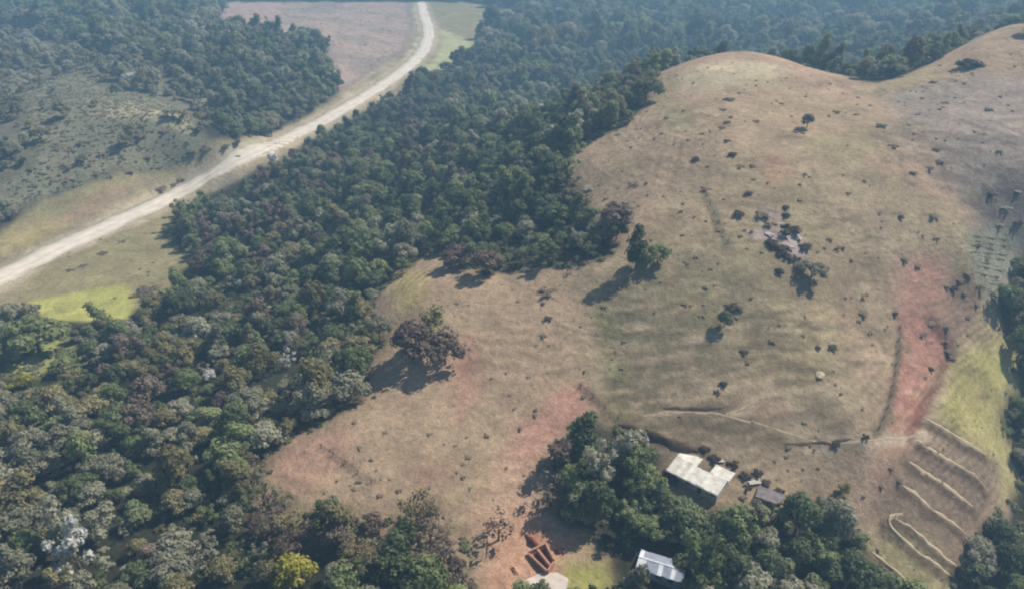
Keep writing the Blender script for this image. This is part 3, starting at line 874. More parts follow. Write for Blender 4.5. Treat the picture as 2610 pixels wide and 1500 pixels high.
loc, rz_, L = frame_from((1700, 1192), (1831, 1257), 3.0)
house = empty('house', loc, rz_)
tag(house, 'white roofed house with a notch in its back, on the slope above the trees', 'house')
WH = 2.65
def wall(x0, y0, x1, y1, parent, h=WH, mat=None, name='wall', down=2.0):
    dx, dy = x1 - x0, y1 - y0
    ln = math.hypot(dx, dy)
    v, f = box_vf((x0 + x1) / 2, (y0 + y1) / 2, (h - down) / 2, ln, .18, h + down, math.atan2(dy, dx))
    return mesh_obj(name, v, f, mat or M_wall, parent)
D1, D2 = 4.7, 8.2
outline = [(.4, .4), (L - .4, .4), (L - .2, D2 - .3), (8.9, D2 - .3), (8.9, D1), (5.0, D1), (5.0, D2 - .3), (.4, D2 - .3)]
for i in range(len(outline)):
    a, b = outline[i], outline[(i + 1) % len(outline)]
    k = .1 / math.hypot(b[0] - a[0], b[1] - a[1])
    wall(a[0] + (b[0] - a[0]) * k, a[1] + (b[1] - a[1]) * k, b[0] - (b[0] - a[0]) * k, b[1] - (b[1] - a[1]) * k, house)
def sheets(parent, x0, x1, y0, y1, z0, z1, mat, w=1.05, name='roof_sheet', alt=None):
    n = max(1, round((x1 - x0) / w)); w = (x1 - x0) / n
    for k in range(n):
        ln = math.hypot(y1 - y0, z1 - z0); t = math.atan2(z1 - z0, y1 - y0)
        V, F = [], []
        seg = 6
        dy = random.uniform(-.12, .12)
        for q in range(seg + 1):
            xx = x0 + w * (k + q / seg) + (0.02 if q == seg else 0)
            zz = .035 * (1 if q % 2 else 0) + .006 * (k % 2)
            for (yy, zl) in ((y0 + dy, z0), (y1 + dy * .5, z1)):
                V.append((xx, yy, zl + zz)); V.append((xx, yy, zl + zz - .03))
        for q in range(seg):
            a = q * 4; b = a + 4
            F += [(a, b, b + 2, a + 2), (a + 1, a + 3, b + 3, b + 1), (a, a + 1, b + 1, b), (a + 2, b + 2, b + 3, a + 3)]
        m = mat
        if alt and k in alt: m = alt[k]
        mesh_obj(name, V, F, m, parent)
sheets(house, 0, L, -.35, D1, 2.75, 3.15, M_white)
sheets(house, 0, 5.3, D1 + .05, D2, 3.17, 2.9, M_white)
sheets(house, 8.6, L + .35, D1 + .05, D2 + .3, 3.17, 2.9, M_white)
for x in (2.2, 5.4, 11.6):
    v, f = box_vf(x, .29, 1.5, 1.1, .06, 1.0); w_ = mesh_obj('window', v, f, M_dark, house)
    v, f = box_vf(x, .25, 1.5, .9, .03, .8); mesh_obj('pane', v, f, M_glass, w_)
v, f = box_vf(8.4, .29, .95, .95, .06, 2.0); mesh_obj('door', v, f, M_dark, house)
v, f = box_vf(L / 2, -.52, 2.66, L, .1, .12); mesh_obj('gutter', v, f, M_wall, house)

for mm in (M_white,):
    nt = mm.node_tree; b = nt.nodes['Principled BSDF']
    src = b.inputs['Base Color'].links[0].from_socket
    oi = nt.nodes.new('ShaderNodeObjectInfo'); r = nt.nodes.new('ShaderNodeMapRange'); r.inputs['To Min'].default_value = .82; r.inputs['To Max'].default_value = 1.08
    nt.links.new(oi.outputs['Random'], r.inputs['Value'])
    sc_ = nt.nodes.new('ShaderNodeVectorMath'); sc_.operation = 'SCALE'
    nt.links.new(src, sc_.inputs[0]); nt.links.new(r.outputs[0], sc_.inputs['Scale']); nt.links.new(sc_.outputs[0], b.inputs['Base Color'])
# lean-to and oddments beside it
M_rust = noisy('purple_grey_sheet', (0.16, 0.13, 0.14), (0.27, 0.225, 0.23), 1.1, 0.7, 0.1)
M_board = noisy('pale_board', (0.42, 0.38, 0.31), (0.56, 0.52, 0.44), 2)
loc, rz_, L = frame_from((1925, 1262), (1990, 1286), 2.2)
lean = empty('lean_to_shed', loc, rz_)
tag(lean, 'low purple grey lean-to shed right of the white roofed house', 'shed')
sheets(lean, 0, L, 0, 3.4, 2.0, 2.45, M_rust, 1.0)
for x in (.2, L / 2, L - .2):
    for y in (.2, 3.2):
        v, f = box_vf(x, y, .6, .14, .14, 2.75 + (.35 if y > 1 else 0)); mesh_obj('post', v, f, M_dark, lean)
wall(.2, 3.3, L - .2, 3.3, lean, 2.2, M_dark, 'back_wall')
def board_stack(px, py, n, ln, label, rot, mat=M_board):
    p = hit1(px, py); e = empty('board_stack', p, rot); tag(e, label, 'boards')
    for k in range(n):
        v, f = box_vf(random.uniform(-.1, .1), k * .42 - n * .2, .25 + .03 * (k % 2), ln * random.uniform(.85, 1.05), .38, .09, random.uniform(-.05, .05))
        mesh_obj('board', v, f, mat, e)
    for x in (-ln * .35, ln * .35):
        v, f = box_vf(x, 0, -.05, .12, n * .42, .5); mesh_obj('bearer', v, f, M_dark, e)
board_stack(1922, 1228, 3, 3.0, 'pale boards lying between the house and the lean-to shed', .2)
board_stack(1941, 1268, 3, 3.4, 'pale yellowish boards in front of the lean-to shed', -.9)
board_stack(1838, 1174, 2, 1.4, 'short pale boards between two dark bushes behind the house', .1)

# blue grey shed among the trees at the bottom
M_blue = noisy('blue_grey_sheet', (0.22, 0.25, 0.32), (0.33, 0.36, 0.44), 0.8, 0.45, 0.1, spec=0.4)
M_bwhite = noisy('whitish_sheet', (0.62, 0.64, 0.68), (0.78, 0.79, 0.82), 0.8, 0.5, 0.1)
M_bwall = noisy('pale_blue_wall', (0.30, 0.34, 0.42), (0.42, 0.46, 0.54), 1, 0.9)
loc, rz_, L = frame_from((1620, 1446), (1740, 1484), 2.7)
shed = empty('metal_shed', loc, rz_)
tag(shed, 'blue grey metal roofed shed standing among dark trees at the bottom edge', 'shed')
alt = {0: M_bwhite, 1: M_bwhite, 5: M_bwhite, 8: M_bwhite}
sheets(shed, 0, L, 0, 2.6, 2.65, 3.35, M_blue, .95, alt=alt)
sheets(shed, 0, L, 2.62, 5.2, 3.36, 2.75, M_blue, .95, alt={0: M_bwhite})
v, f = box_vf(L / 2, 2.61, 3.42, L, .3, .06); mesh_obj('ridge_cap', v, f, M_bwhite, shed)
for a, b in (((.3, .3), (L - .3, .3)), ((L - .3, .5), (L - .3, 4.7)), ((L - .3, 4.9), (.3, 4.9)), ((.3, 4.7), (.3, .5))):
    wall(*a, *b, shed, 2.55, M_bwall)
for x in (2.2, 5.0, 7.4):
    v, f = box_vf(x, .18, 1.75, 1.3, .06, .9); w_ = mesh_obj('window', v, f, M_dark, shed)
    v, f = box_vf(x, .14, 1.75, 1.1, .03, .7); mesh_obj('pane', v, f, M_glass, w_)

# dug yard at the bottom edge
M_slab = noisy('pale_concrete', (0.50, 0.42, 0.37), (0.66, 0.58, 0.52), 0.5, 0.9, 0.1)
sl = wpoly([(1318,1496),(1345,1474),(1380,1460),(1420,1462),(1448,1480),(1440,1530),(1320,1540)])
zs = max(float(ground(q[0], q[1])) for q in sl) + .1
V = [(q[0], q[1], zs) for q in sl] + [(q[0], q[1], zs - 1.6) for q in sl]
m_ = len(sl)
F = [tuple(range(m_))] + [(i, m_ + i, m_ + (i + 1) % m_, (i + 1) % m_) for i in range(m_)]
me_o = mesh_obj('concrete_yard', V, F, M_slab)
bmx = bmesh.new(); bmx.from_mesh(me_o.data); bmesh.ops.recalc_face_normals(bmx, faces=bmx.faces); bmx.to_mesh(me_o.data); bmx.free()
tag(me_o, 'pale pinkish concrete yard at the bottom edge', kind='structure')
def mound(px, py, rx, ry, h, rot, label, mat, name='earth_mound', cat='mound'):
    p = hit1(px, py)
    V, F = [], []
    rings, seg = 10, 30
    for i in range(rings + 1):
        t = i / rings
        for k in range(seg):
            a = 2 * math.pi * k / seg
            j = 1 + .22 * float(vnoise(np.array(k * .9 + px), np.array(i * .8), 8))
            x, y = rx * t * math.cos(a) * j, ry * t * math.sin(a) * j
            c, s = math.cos(rot), math.sin(rot)
            gx, gy = p.x + x * c - y * s, p.y + x * s + y * c
            zz = float(ground(gx, gy)) - p.z + h * max(0, (math.cos(t * math.pi) * .5 + .5) * j + .28 * float(vnoise(np.array(gx * 1.9), np.array(gy * 1.9), 3)) * (1 - t)) - (.25 if i == rings else 0)
            V.append((gx - p.x, gy - p.y, zz))
    for i in range(rings):
        for k in range(seg):
            k2 = (k + 1) % seg
            F.append((i * seg + k, (i + 1) * seg + k, (i + 1) * seg + k2, i * seg + k2))
    o = mesh_obj(name, V, F, mat, smooth=True); o.location = p
    tag(o, label, cat); return o
M_rheap = noisy('orange_earth', (0.38, 0.20, 0.12), (0.50, 0.30, 0.20), 1.5, 0.95, 0.5)
M_heap = noisy('dark_red_earth', (0.09, 0.045, 0.03), (0.17, 0.085, 0.06), 1.5, 0.95, 0.5)
M_brick = noisy('orange_brick', (0.34, 0.165, 0.105), (0.50, 0.29, 0.20), 1.6, 0.95, 0.3)
c_ = hit(np.array([1395, 1345, 1390, 1412]), np.array([1466, 1413, 1391, 1440]))
zb = float(c_[:, 2].max())
o_ = c_.mean(0)
pit = empty('brick_foundation', (o_[0], o_[1], zb - .1))
tag(pit, 'low open orange walled foundation with two dark compartments beside the concrete yard', 'foundation')
q_ = [(p[0] - o_[0], p[1] - o_[1]) for p in c_]
def low_wall(a, b, h, t=.38):
    dx, dy = b[0] - a[0], b[1] - a[1]; ln = math.hypot(dx, dy)
    v, f = box_vf((a[0] + b[0]) / 2, (a[1] + b[1]) / 2, h / 2 - .9, ln - t - .02, t, h + 1.8, math.atan2(dy, dx)); mesh_obj('wall', v, f, M_brick, pit)
for i in range(4): low_wall(q_[i], q_[(i + 1) % 4], (.95, 1.2, 1.35, 1.0)[i])
mid_a = ((q_[0][0] + q_[3][0]) / 2, (q_[0][1] + q_[3][1]) / 2); mid_b = ((q_[1][0] + q_[2][0]) / 2, (q_[1][1] + q_[2][1]) / 2)
low_wall(mid_a, mid_b, 1.05, .5)
mesh_obj('pit_floor', [(x * .97, y * .97, -.02) for x, y in q_] + [(x * .97, y * .97, -1.2) for x, y in q_], [(0, 1, 2, 3) if True else (), (7, 6, 5, 4), (0, 4, 5, 1), (1, 5, 6, 2), (2, 6, 7, 3), (3, 7, 4, 0)], M_heap, pit)
mound(1312, 1452, 1.7, .9, .6, -.9, 'heap of orange earth left of the concrete yard', M_rheap)
mound(1425, 1404, 1.4, .9, .7, .4, 'small brown earth heap above the dark ones', M_heap)

# rocks
M_rock = noisy('pale_rock', (0.36, 0.31, 0.28), (0.55, 0.48, 0.43), 0.9, 0.9, 0.5)
def rock(px, py, size, label, mat=M_rock, group=None):
    p = hit1(px, py)
    bm = bmesh.new(); bmesh.ops.create_icosphere(bm, subdivisions=2, radius=1)
    sd_ = random.random() * 50
    for v in bm.verts:
        c = v.co
        k = 1 + .5 * float(vnoise(np.array(c.x * 2.3 + sd_), np.array(c.y * 1.7 + c.z * 2.1), 5))
        v.co = Vector((c.x * size * k, c.y * size * .75 * k, max(c.z, -.4) * size * .32 * k))
    me = bpy.data.meshes.new('rock'); bm.to_mesh(me); bm.free(); me.materials.append(mat)
    o = link(bpy.data.objects.new('rock', me)); o.location = p; o.rotation_euler.z = random.uniform(0, 6)
    tag(o, label, 'rock', group)
rock(2089, 954, 1.6, 'pale flat boulder alone on the lower right of the bare hill', M_bank)
rock(1962, 598, 1.7, 'leftmost pale flat rock of the mauve outcrop')
rock(2000, 600, 2.0, 'largest pale rock in the middle of the mauve outcrop')
rock(2035, 606, 1.6, 'pale rock at the upper right of the outcrop')
rock(2010, 632, 1.5, 'pale rock at the foot of the outcrop between dark shrubs')
rock(1577, 1090, .9, 'small pinkish rock above the dark trees at the fence end')

# white car on the road
M_carw, nt_, b_ = new_mat('white_car_paint'); b_.inputs['Base Color'].default_value = (0.78, 0.78, 0.78, 1); b_.inputs['Roughness'].default_value = 0.3; b_.inputs['Specular IOR Level'].default_value = 0.5
M_tyre = noisy('tyre', (0.02, 0.02, 0.02), (0.04, 0.04, 0.04), 5)
p = hit1(748, 374)
q0 = road_c[np.argmin(np.hypot(road_c[:, 0] - p.x, road_c[:, 1] - p.y))]
i0 = int(np.argmin(np.hypot(road_c[:, 0] - p.x, road_c[:, 1] - p.y)))
dv = road_c[min(i0 + 2, len(road_c) - 1)] - road_c[max(i0 - 2, 0)]
p = Vector((q0[0] + 1.2, q0[1] - 1.0, 0))
car = empty('car', (p.x, p.y, float(ground(p.x, p.y)) + .2), math.atan2(dv[1], dv[0]))
tag(car, 'small white car on the pale dirt road', 'car')
prof = [(-2.0, .35), (-2.05, .75), (-1.85, 1.0), (-1.5, 1.45), (.35, 1.5), (.95, 1.0), (1.9, .88), (2.05, .7), (2.0, .35)]
V = [(x, y, z) for y in (-.82, .82) for x, z in prof]
m_ = len(prof)
F = [tuple(range(m_)), tuple(range(2 * m_ - 1, m_ - 1, -1))] + [(i, m_ + i, m_ + (i + 1) % m_, (i + 1) % m_) for i in range(m_)]
mesh_obj('body', V, F, M_carw, car)
for y in (-.835, .835):
    mesh_obj('side_window', [(-1.45, y, 1.02), (.75, y, 1.02), (.3, y, 1.42), (-1.35, y, 1.4)], [(0, 1, 2, 3)], M_glass, car)
mesh_obj('windscreen', [(.40, -.7, 1.49), (.40, .7, 1.49), (.97, .7, 1.03), (.97, -.7, 1.03)], [(0, 1, 2, 3)], M_glass, car)
for x in (-1.3, 1.3):
    for y in (-.78, .78):
        v, f = tube_vf([(x, y - .1, .32), (x, y + .1, .32)], [.32, .32], 12); mesh_obj('wheel', v, f, M_tyre, car)

# ------------------------------------------------------------------ single trees of the pasture and the yard
def at_tree(px, py, key, w_px, h_ratio, label, cat='tree', group=None, name='tree'):
    p = hit1(px, py)
    dist = (p - Vector((0, 0, CAM_H))).length
    w = w_px * dist / FPX
    return tree(name, key, p.x, p.y, w, w * h_ratio, label, cat, group)
at_tree(1576, 594, (2, 'brown'), 92, 1.15, 'brown flat crowned tree with a visible trunk at the edge of the bare hill')
at_tree(1622, 685, (3, 'dark green'), 74, 1.35, 'tall dark green tree with a long shadow on the pasture')
at_tree(1676, 672, (1, 'mid green'), 70, .85, 'paler green tree right behind the tall dark one')
at_tree(1172, 678, (2, 'brown'), 92, .75, 'grey brown tree with rounded crown, left of a pair by the wood edge')
at_tree(1240, 700, (1, 'brown'), 84, .95, 'grey brown tree with long shadow, right of a pair by the wood edge')
at_tree(1054, 915, (0, 'brown'), 122, .95, 'dark brown tree left in the clump on the lower pasture')
at_tree(1098, 868, (4, 'olive'), 92, 1.0, 'olive tree at the top of the clump on the lower pasture')
at_tree(1136, 925, (1, 'brown'), 108, .95, 'grey brown tree right in the clump on the lower pasture')
at_tree(1846, 832, (0, 'dark green'), 46, 1.0, 'small dark round tree low on the bare hill with a shadow')
at_tree(2068, 706, (2, 'grey green'), 66, .75, 'grey green spreading tree below the rock outcrop')
at_tree(2056, 326, (0, 'grey green'), 36, 1.0, 'low grey green tree high on the bare hill')
at_tree(1270, 1375, ('sparse', 'brown'), 96, 1.0, 'half bare reddish brown tree above the dug yard')
at_tree(1403, 1290, ('sparse', 'brown'), 98, .95, 'dark grey brown twiggy tree left of the dark trees')
at_tree(1470, 1320, (4, 'dark green'), 100, .9, 'low dark tree right of the twiggy one')
at_tree(1486, 1160, (3, 'dark green'), 108, 1.0, 'tallest dark tree below the red soil tip')
at_tree(1590, 1190, (1, 'dark green'), 96, .85, 'grey dark tree left of the white roofed house')
at_tree(1430, 1190, (4, 'brown'), 84, 1.1, 'brownish tree at the left foot of the tallest dark tree')
at_tree(755, 1492, (0, 'yellow'), 104, .95, 'bright yellow flowering tree at the bottom edge', name='flowering_tree')
at_tree(700, 1488, (4, 'olive'), 70, .8, 'yellowish olive tree leaning out left of the yellow flowering tree')
at_tree(208, 1456, (5, 'white'), 104, 1.25, 'white blossoming tree in the lower left corner', name='flowering_tree')
at_tree(605, 742, ('sparse', 'white'), 44, 1.0, 'pale tree with whitish crown in the middle of the left woods', name='flowering_tree')
at_tree(735, 935, ('sparse', 'white'), 52, .9, 'pale lilac white tree in the woods left of the lower pasture', name='flowering_tree')
at_tree(1094, 415, ('sparse', 'white'), 34, .9, 'white flecked tree in the upper woods', name='flowering_tree')
at_tree(1440, 330, ('sparse', 'white'), 34, .9, 'whitish tree near the upper wood edge by the hill', name='flowering_tree')
at_tree(100, 900, (1, 'bright green'), 128, .8, 'large light green tree at the left border below the meadow')
at_tree(60, 985, (4, 'yellow'), 56, .5, 'low yellow green shrubby tree at the left border')
at_tree(2140, 1268, (4, 'olive'), 42, 1.0, 'small yellow olive tree at the top of the lower right woods')
at_tree(1925, 1330, (1, 'bright green'), 62, .9, 'bright green tree below the lean-to shed')
at_tree(1790, 1480, (0, 'bright green'), 96, .85, 'light green tree right of the blue grey shed')
# pale bare snag in the dark trees
p = hit1(1540, 1215); e = empty('dead_tree', p); tag(e, 'bare pale dead tree among the dark trees left of the house', 'dead tree')
v, f = tube_vf([(0, 0, -.2), (.3, .1, 3), (.1, .2, 6.5)], [.42, .34, .18], 7); mesh_obj('trunk', v, f, M_palebark, e)
for a, z in ((.4, 3.6), (2.4, 4.4), (4.3, 4.0), (5.3, 5.2)):
    v, f = tube_vf([(.2, .15, z), (.2 + 1.1 * math.cos(a), .15 + 1.1 * math.sin(a), z + 1.1), (.2 + 1.7 * math.cos(a), .15 + 1.7 * math.sin(a), z + 2.6)], [.2, .15, .06], 5)
    mesh_obj('branch', v, f, M_palebark, e)

# ------------------------------------------------------------------ bushes
def zone_b(x, y):
    if x < 700:
        return 'by the dirt road on the left' if y > 480 else 'on the scrubby slope left of the road'
    if y < 300: return 'high on the crest of the bare hill' if x < 2150 else 'on the grey slope at the upper right'
    if 1880 < x < 2070 and 510 < y < 700: return 'in the rock outcrop on the bare hill'
    if x > 2340 and y > 600: return 'on the scarp beside the red strip'
    if x > 2230: return 'on the right shoulder of the bare hill'
    if y < 520: return 'on the upper part of the bare hill'
    if x < 1560: return 'on the open pasture left of the hill'
    if y > 860: return 'on the lowest slope above the house'
    return 'on the middle of the bare hill'
BUSHES = [  # sight x, y, width, tone
 (1858,254,46,'brown'),(1842,280,28,'olive'),(1853,312,34,'brown'),(1840,326,30,'brown'),(1927,310,30,'brown'),(1991,264,22,'olive'),(1791,340,22,'olive'),(1852,360,20,'dark green'),
 (1774,407,26,'dark green'),(1867,396,24,'dark green'),(1888,423,34,'brown'),(1919,422,28,'brown'),(1805,424,20,'olive'),(1800,482,46,'brown'),(1908,494,26,'dark green'),(1922,456,22,'olive'),
 (2049,446,22,'olive'),(2039,470,20,'olive'),(2162,492,24,'brown'),(2135,286,30,'brown'),(2183,292,24,'olive'),(2248,322,40,'brown'),(2276,372,40,'brown'),(2389,380,36,'brown'),(2393,412,34,'brown'),
 (2369,428,34,'brown'),(2327,440,30,'brown'),(2526,496,22,'dark green'),(2562,528,30,'grey green'),(2592,488,30,'grey green'),(2548,572,26,'grey green'),(2596,566,24,'dark green'),(2472,170,56,'dark green'),(2379,210,28,'brown'),(2410,262,26,'brown'),(2520,280,36,'grey green'),(2547,384,30,'grey green'),(2035,336,44,'brown'),
 (1883,546,26,'dark green'),(1944,548,50,'brown'),(1962,572,44,'brown'),(2003,530,15,'dark green'),(2004,550,16,'dark green'),(2014,586,44,'dark green'),(1967,622,32,'dark green'),(1988,634,34,'dark green'),
 (2000,650,28,'dark green'),(2054,632,30,'dark green'),(2017,664,18,'dark green'),(2030,660,20,'dark green'),(2085,640,16,'olive'),(2114,608,22,'olive'),(2137,630,34,'olive'),(1987,694,20,'dark green'),(1898,586,15,'brown'),
 (2241,544,16,'olive'),(2296,555,18,'dark green'),(2379,549,34,'olive'),(2386,606,26,'olive'),(2307,660,32,'olive'),(2338,674,28,'olive'),(2200,752,32,'olive'),(2200,796,38,'brown'),(2187,816,20,'olive'),(2217,846,22,'olive'),
 (2281,800,20,'dark green'),(1867,784,42,'dark green'),(1890,790,24,'brown'),(1878,808,18,'olive'),(1896,896,24,'dark green'),(1908,922,26,'olive'),(2085,886,20,'dark green'),(2120,886,30,'dark green'),(2046,853,16,'olive'),
 (1967,868,28,'olive'),(1843,978,24,'dark green'),(1828,1000,20,'dark green'),(1987,828,14,'olive'),(1774,654,20,'olive'),(1750,668,28,'olive'),(1831,670,14,'olive'),(1812,684,16,'olive'),(1822,726,16,'olive'),(1798,733,22,'olive'),
 (1747,774,24,'olive'),(1788,803,22,'olive'),(2372,822,34,'brown'),(2413,832,24,'brown'),(2403,868,40,'brown'),(2413,894,40,'brown'),(2424,910,30,'brown'),(2351,850,26,'brown'),(2465,698,34,'brown'),(2444,714,28,'brown'),(2496,728,32,'brown'),
 (2413,728,24,'olive'),(2430,735,24,'dark green'),(2458,744,30,'brown'),(2489,775,26,'brown'),(2465,804,26,'brown'),(2465,850,20,'olive'),(2372,940,18,'dark green'),(2357,962,16,'brown'),(2492,626,18,'dark green'),(2515,660,28,'brown'),
 (1398,812,24,'dark green'),(1387,818,16,'olive'),(1481,830,14,'olive'),(1385,855,24,'olive'),(1401,878,14,'olive'),(1368,878,16,'olive'),(1347,960,16,'olive'),(1394,745,66,'brown'),(1684,718,14,'olive'),(982,1102,18,'olive'),(877,1182,14,'olive'),
 (1291,1192,14,'olive'),(371,745,74,'brown'),(177,690,24,'brown'),(213,678,26,'brown'),(261,646,28,'brown'),(312,616,22,'brown'),(515,494,18,'brown'),(179,424,32,'olive'),(177,458,34,'olive'),(82,430,28,'olive'),(247,444,24,'brown'),(282,450,18,'olive'),
 (330,438,32,'olive'),(460,456,26,'olive'),(443,470,26,'brown'),(412,480,40,'brown'),(313,370,36,'brown'),(210,364,40,'brown'),(495,384,36,'olive'),(525,380,30,'olive'),(611,398,20,'brown'),(360,345,40,'brown'),(420,335,26,'olive'),
 (290,330,24,'brown'),(260,395,30,'brown'),(380,400,30,'grey green'),(150,300,40,'grey green'),(230,240,36,'grey green'),(1820,1168,34,'dark green'),(1871,1184,34,'dark green'),(1900,1214,34,'dark green'),(2130,1132,26,'dark green'),(2205,1112,24,'dark green'),
 (1795,1145,30,'dark green'),(1930,1206,30,'dark green'),(1905,1240,26,'dark green'),(1952,1232,32,'dark green'),(1985,1252,30,'dark green'),(2004,1284,28,'brown'),(1893,1268,26,'brown'),(1700,1206,34,'dark green'),(1715,1232,36,'dark green'),(2270,1190,26,'brown'),(2290,1222,24,'brown'),(1440,470,44,'brown'),(1480,450,26,'olive'),(1500,480,44,'grey green'),(1620,470,36,'olive'),(1700,300,30,'olive'),
]
lab = {}
ORD = ['', 'second ', 'third ', 'fourth ', 'fifth ', 'sixth ', 'seventh ', 'eighth ', 'ninth ', 'tenth ', 'eleventh ', 'twelfth ', 'thirteenth ', 'fourteenth ', 'fifteenth ']
def unique(labels, xs):
    out = list(labels)
    for l in set(labels):
        ids = sorted([i for i, q in enumerate(labels) if q == l], key=lambda i: xs[i])
        if len(ids) < 2: continue
        for n_, i in enumerate(ids):
            m_ = len(ids) - 1 - n_
            out[i] = l + (', leftmost of these' if n_ == 0 else ', rightmost of these' if m_ == 0 else f', {ORD[min(n_, 14)]}from left' if n_ <= m_ else f', {ORD[min(m_, 14)]}from right')
    return out
bl = []
for (x, y, w, t) in BUSHES:
    size = 'tiny' if w < 19 else 'small' if w < 30 else 'medium' if w < 42 else 'large'
    bl.append(f"{size} {({'dark green': 'dark', 'olive': 'straw coloured'}).get(t, t)} shrub {zone_b(x, y)}")
bl = unique(bl, [q[0] for q in BUSHES])
for i, (x, y, w, t) in enumerate(BUSHES):
    key = ('bush', i % 3, {'dark green': 'dusky', 'brown': 'dry', 'olive': 'straw'}.get(t, t))
    at_tree(x, y, key, w * ((1.45 if 1880 < x < 2070 and 510 < y < 700 else 1.05) if t == 'dark green' else .72 if 1500 < x and y < 520 else .92), (random.uniform(.6, 1.0) if t == 'dark green' else random.uniform(.28, .5)), bl[i], 'bush', 'scattered shrubs ' + zone_b(x, y), 'shrub')

# crop rows on the terraced slope at the right edge
row_pts = [((2468 + 4.2 * k + 16 * math.sin(k * 1.7), 600 + 13 * k + 3 * math.sin(k * 2.9)), (2562 - 1.2 * k + 16 * math.sin(k * 2.3), 611 + 13.4 * k + 3 * math.sin(k * 1.3))) for k in range(12)]
rown = ['topmost', 'second', 'third', 'fourth', 'fifth', 'sixth', 'seventh', 'eighth', 'ninth', 'tenth', 'eleventh', 'lowest']
for i, (a, b) in enumerate(row_pts):
    Lr = resample(wline([a, ((a[0] * .45 + b[0] * .55), (a[1] * .45 + b[1] * .55) + 3 * math.sin(i * 2.1)), b], 6), .55)
    p0 = Lr[len(Lr) // 2]; z0 = float(ground(*p0))
    lumps = [(q[0] - p0[0] + random.uniform(-.2, .2), q[1] - p0[1] + random.uniform(-.2, .2), float(ground(*q)) - z0 - .02, random.uniform(.26, .36) * (1 + .5 * math.sin(q[0] * .9 + i))) for q in Lr]
    me = crown_mesh('crop_row', 400 + i, lumps, 9, .10, core_tone=.5, flat=.6)
    me.materials.append(FOL['bright green'] if i % 3 == 1 else FOL['grey green'])
    o = link(bpy.data.objects.new('crop_row', me)); o.location = (p0[0], p0[1], z0)
    tag(o, f'{rown[i]} low greyish green crop row on the slope at the right edge', 'crop row', 'crop rows at the right edge')

# ------------------------------------------------------------------ the woods
def proj(x, y, z):
    c, s = math.cos(PITCH), math.sin(PITCH)
    zz = z - CAM_H
    dep = y * c - zz * s; up = y * s + zz * c
    return 1305 + FPX * x / np.maximum(dep, 1), 750 - FPX * up / np.maximum(dep, 1), dep

pts = []
def scatter(y0, y1, step, keep=1.0):
    ys = np.arange(y0, y1, step)
    for yy in ys:
        xm = .78 * yy + 70
        xs_ = np.arange(-xm, xm, step)
        for xx in xs_:
            pts.append((xx + rng.uniform(-.42, .42) * step, yy + rng.uniform(-.42, .42) * step, step))
scatter(62, 230, 5.5); scatter(230, 420, 6.0); scatter(420, 700, 7.5); scatter(700, 1500, 12.0)
scatter(80, 170, 5.7)
n_main = sum(1 for q in pts if q[2] != 5.7)
pts = np.array(pts)
sp = sdist(pts[:, 0], pts[:, 1], pasture); so = sdist(pts[:, 0], pts[:, 1], over)
sv = sdist(pts[:, 0], pts[:, 1], verge); ss = sdist(pts[:, 0], pts[:, 1], scrub); sk = sdist(pts[:, 0], pts[:, 1], pinkhill)
rdist = ldist(pts[:, 0], pts[:, 1], road_c)
rj = np.argmin((pts[:, None, 1] - road_c[None, ::4, 1]) ** 2, axis=1)
right_side = pts[:, 0] > road_c[::4, 0][rj]
rdist = np.where(right_side & (pts[:, 1] < 560), rdist - 8.5, rdist)
ok = (sp < -1.5) & (so < -1.0) & (sv < -1.0) & (rdist > 9)
ok &= rng.random(len(pts)) > .10 + .22 * np.clip(fbm(pts[:, 0], pts[:, 1], 18, 2, 909), 0, 1)
ok &= (ss < 0) | (rng.random(len(pts)) < .07)
st_ = sdist(pts[:, 0], pts[:, 1], thin)
ok &= (st_ < 0) | (rng.random(len(pts)) < .62)
ok &= (sk < 0) | (rng.random(len(pts)) < 0)
shc = shed.location
hcx = house.location
ok &= ~((pts[:, 0] > hcx.x - 3) & (pts[:, 0] < hcx.x + 17) & (pts[:, 1] > hcx.y - 14) & (pts[:, 1] < hcx.y + 6) & (pts[:, 1] > hcx.y - 9 - .6 * (pts[:, 0] - hcx.x)))
browny = wpoly([(640,1190),(760,1270),(1150,1290),(1220,1400),(1215,1530),(1050,1450),(880,1400),(760,1400),(640,1330)])
ok &= (np.arange(len(pts)) < n_main) | ((pts[:, 0] > 8) & (pts[:, 0] < 90)) | (sdist(pts[:, 0], pts[:, 1], browny) > -3)
low_edge = wpoly([(1385,1020), (1500,1035), (1720,1095), (1700,1175), (1560,1150), (1385,1150)])
ok &= sdist(pts[:, 0], pts[:, 1], low_edge) < 0
ok &= ~((np.abs(pts[:, 0] - shc.x - 4.5) < 7.5) & (pts[:, 1] > shc.y - 8) & (pts[:, 1] < shc.y + 5.5))
ycl = wpoly([(1215,1360),(1330,1300),(1450,1330),(1560,1410),(1570,1540),(1215,1540)])
ok &= sdist(pts[:, 0], pts[:, 1], ycl) < -1.5
lime = wpoly([(20,840),(120,825),(210,880),(100,975),(15,975)])
ok &= sdist(pts[:, 0], pts[:, 1], lime) < 0
lime2 = wpoly([(90, 755), (350, 725), (360, 830), (230, 850), (90, 835)])
ok &= sdist(pts[:, 0], pts[:, 1], lime2) < -1
st_ = st_[ok]; ss = ss[ok]; sk = sk[ok]; rdist = rdist[ok]; right_side = right_side[ok]
pts = pts[ok]
hz = ground(pts[:, 0], pts[:, 1])
X_, Y_, dep = proj(pts[:, 0], pts[:, 1], hz)
browny = wpoly([(640,1190),(760,1270),(1150,1290),(1220,1400),(1215,1530),(1050,1450),(880,1400),(760,1400),(640,1330)])
sb = sdist(pts[:, 0], pts[:, 1], browny)
tone_n = fbm(pts[:, 0], pts[:, 1], 45, 3, 203)
recs = []
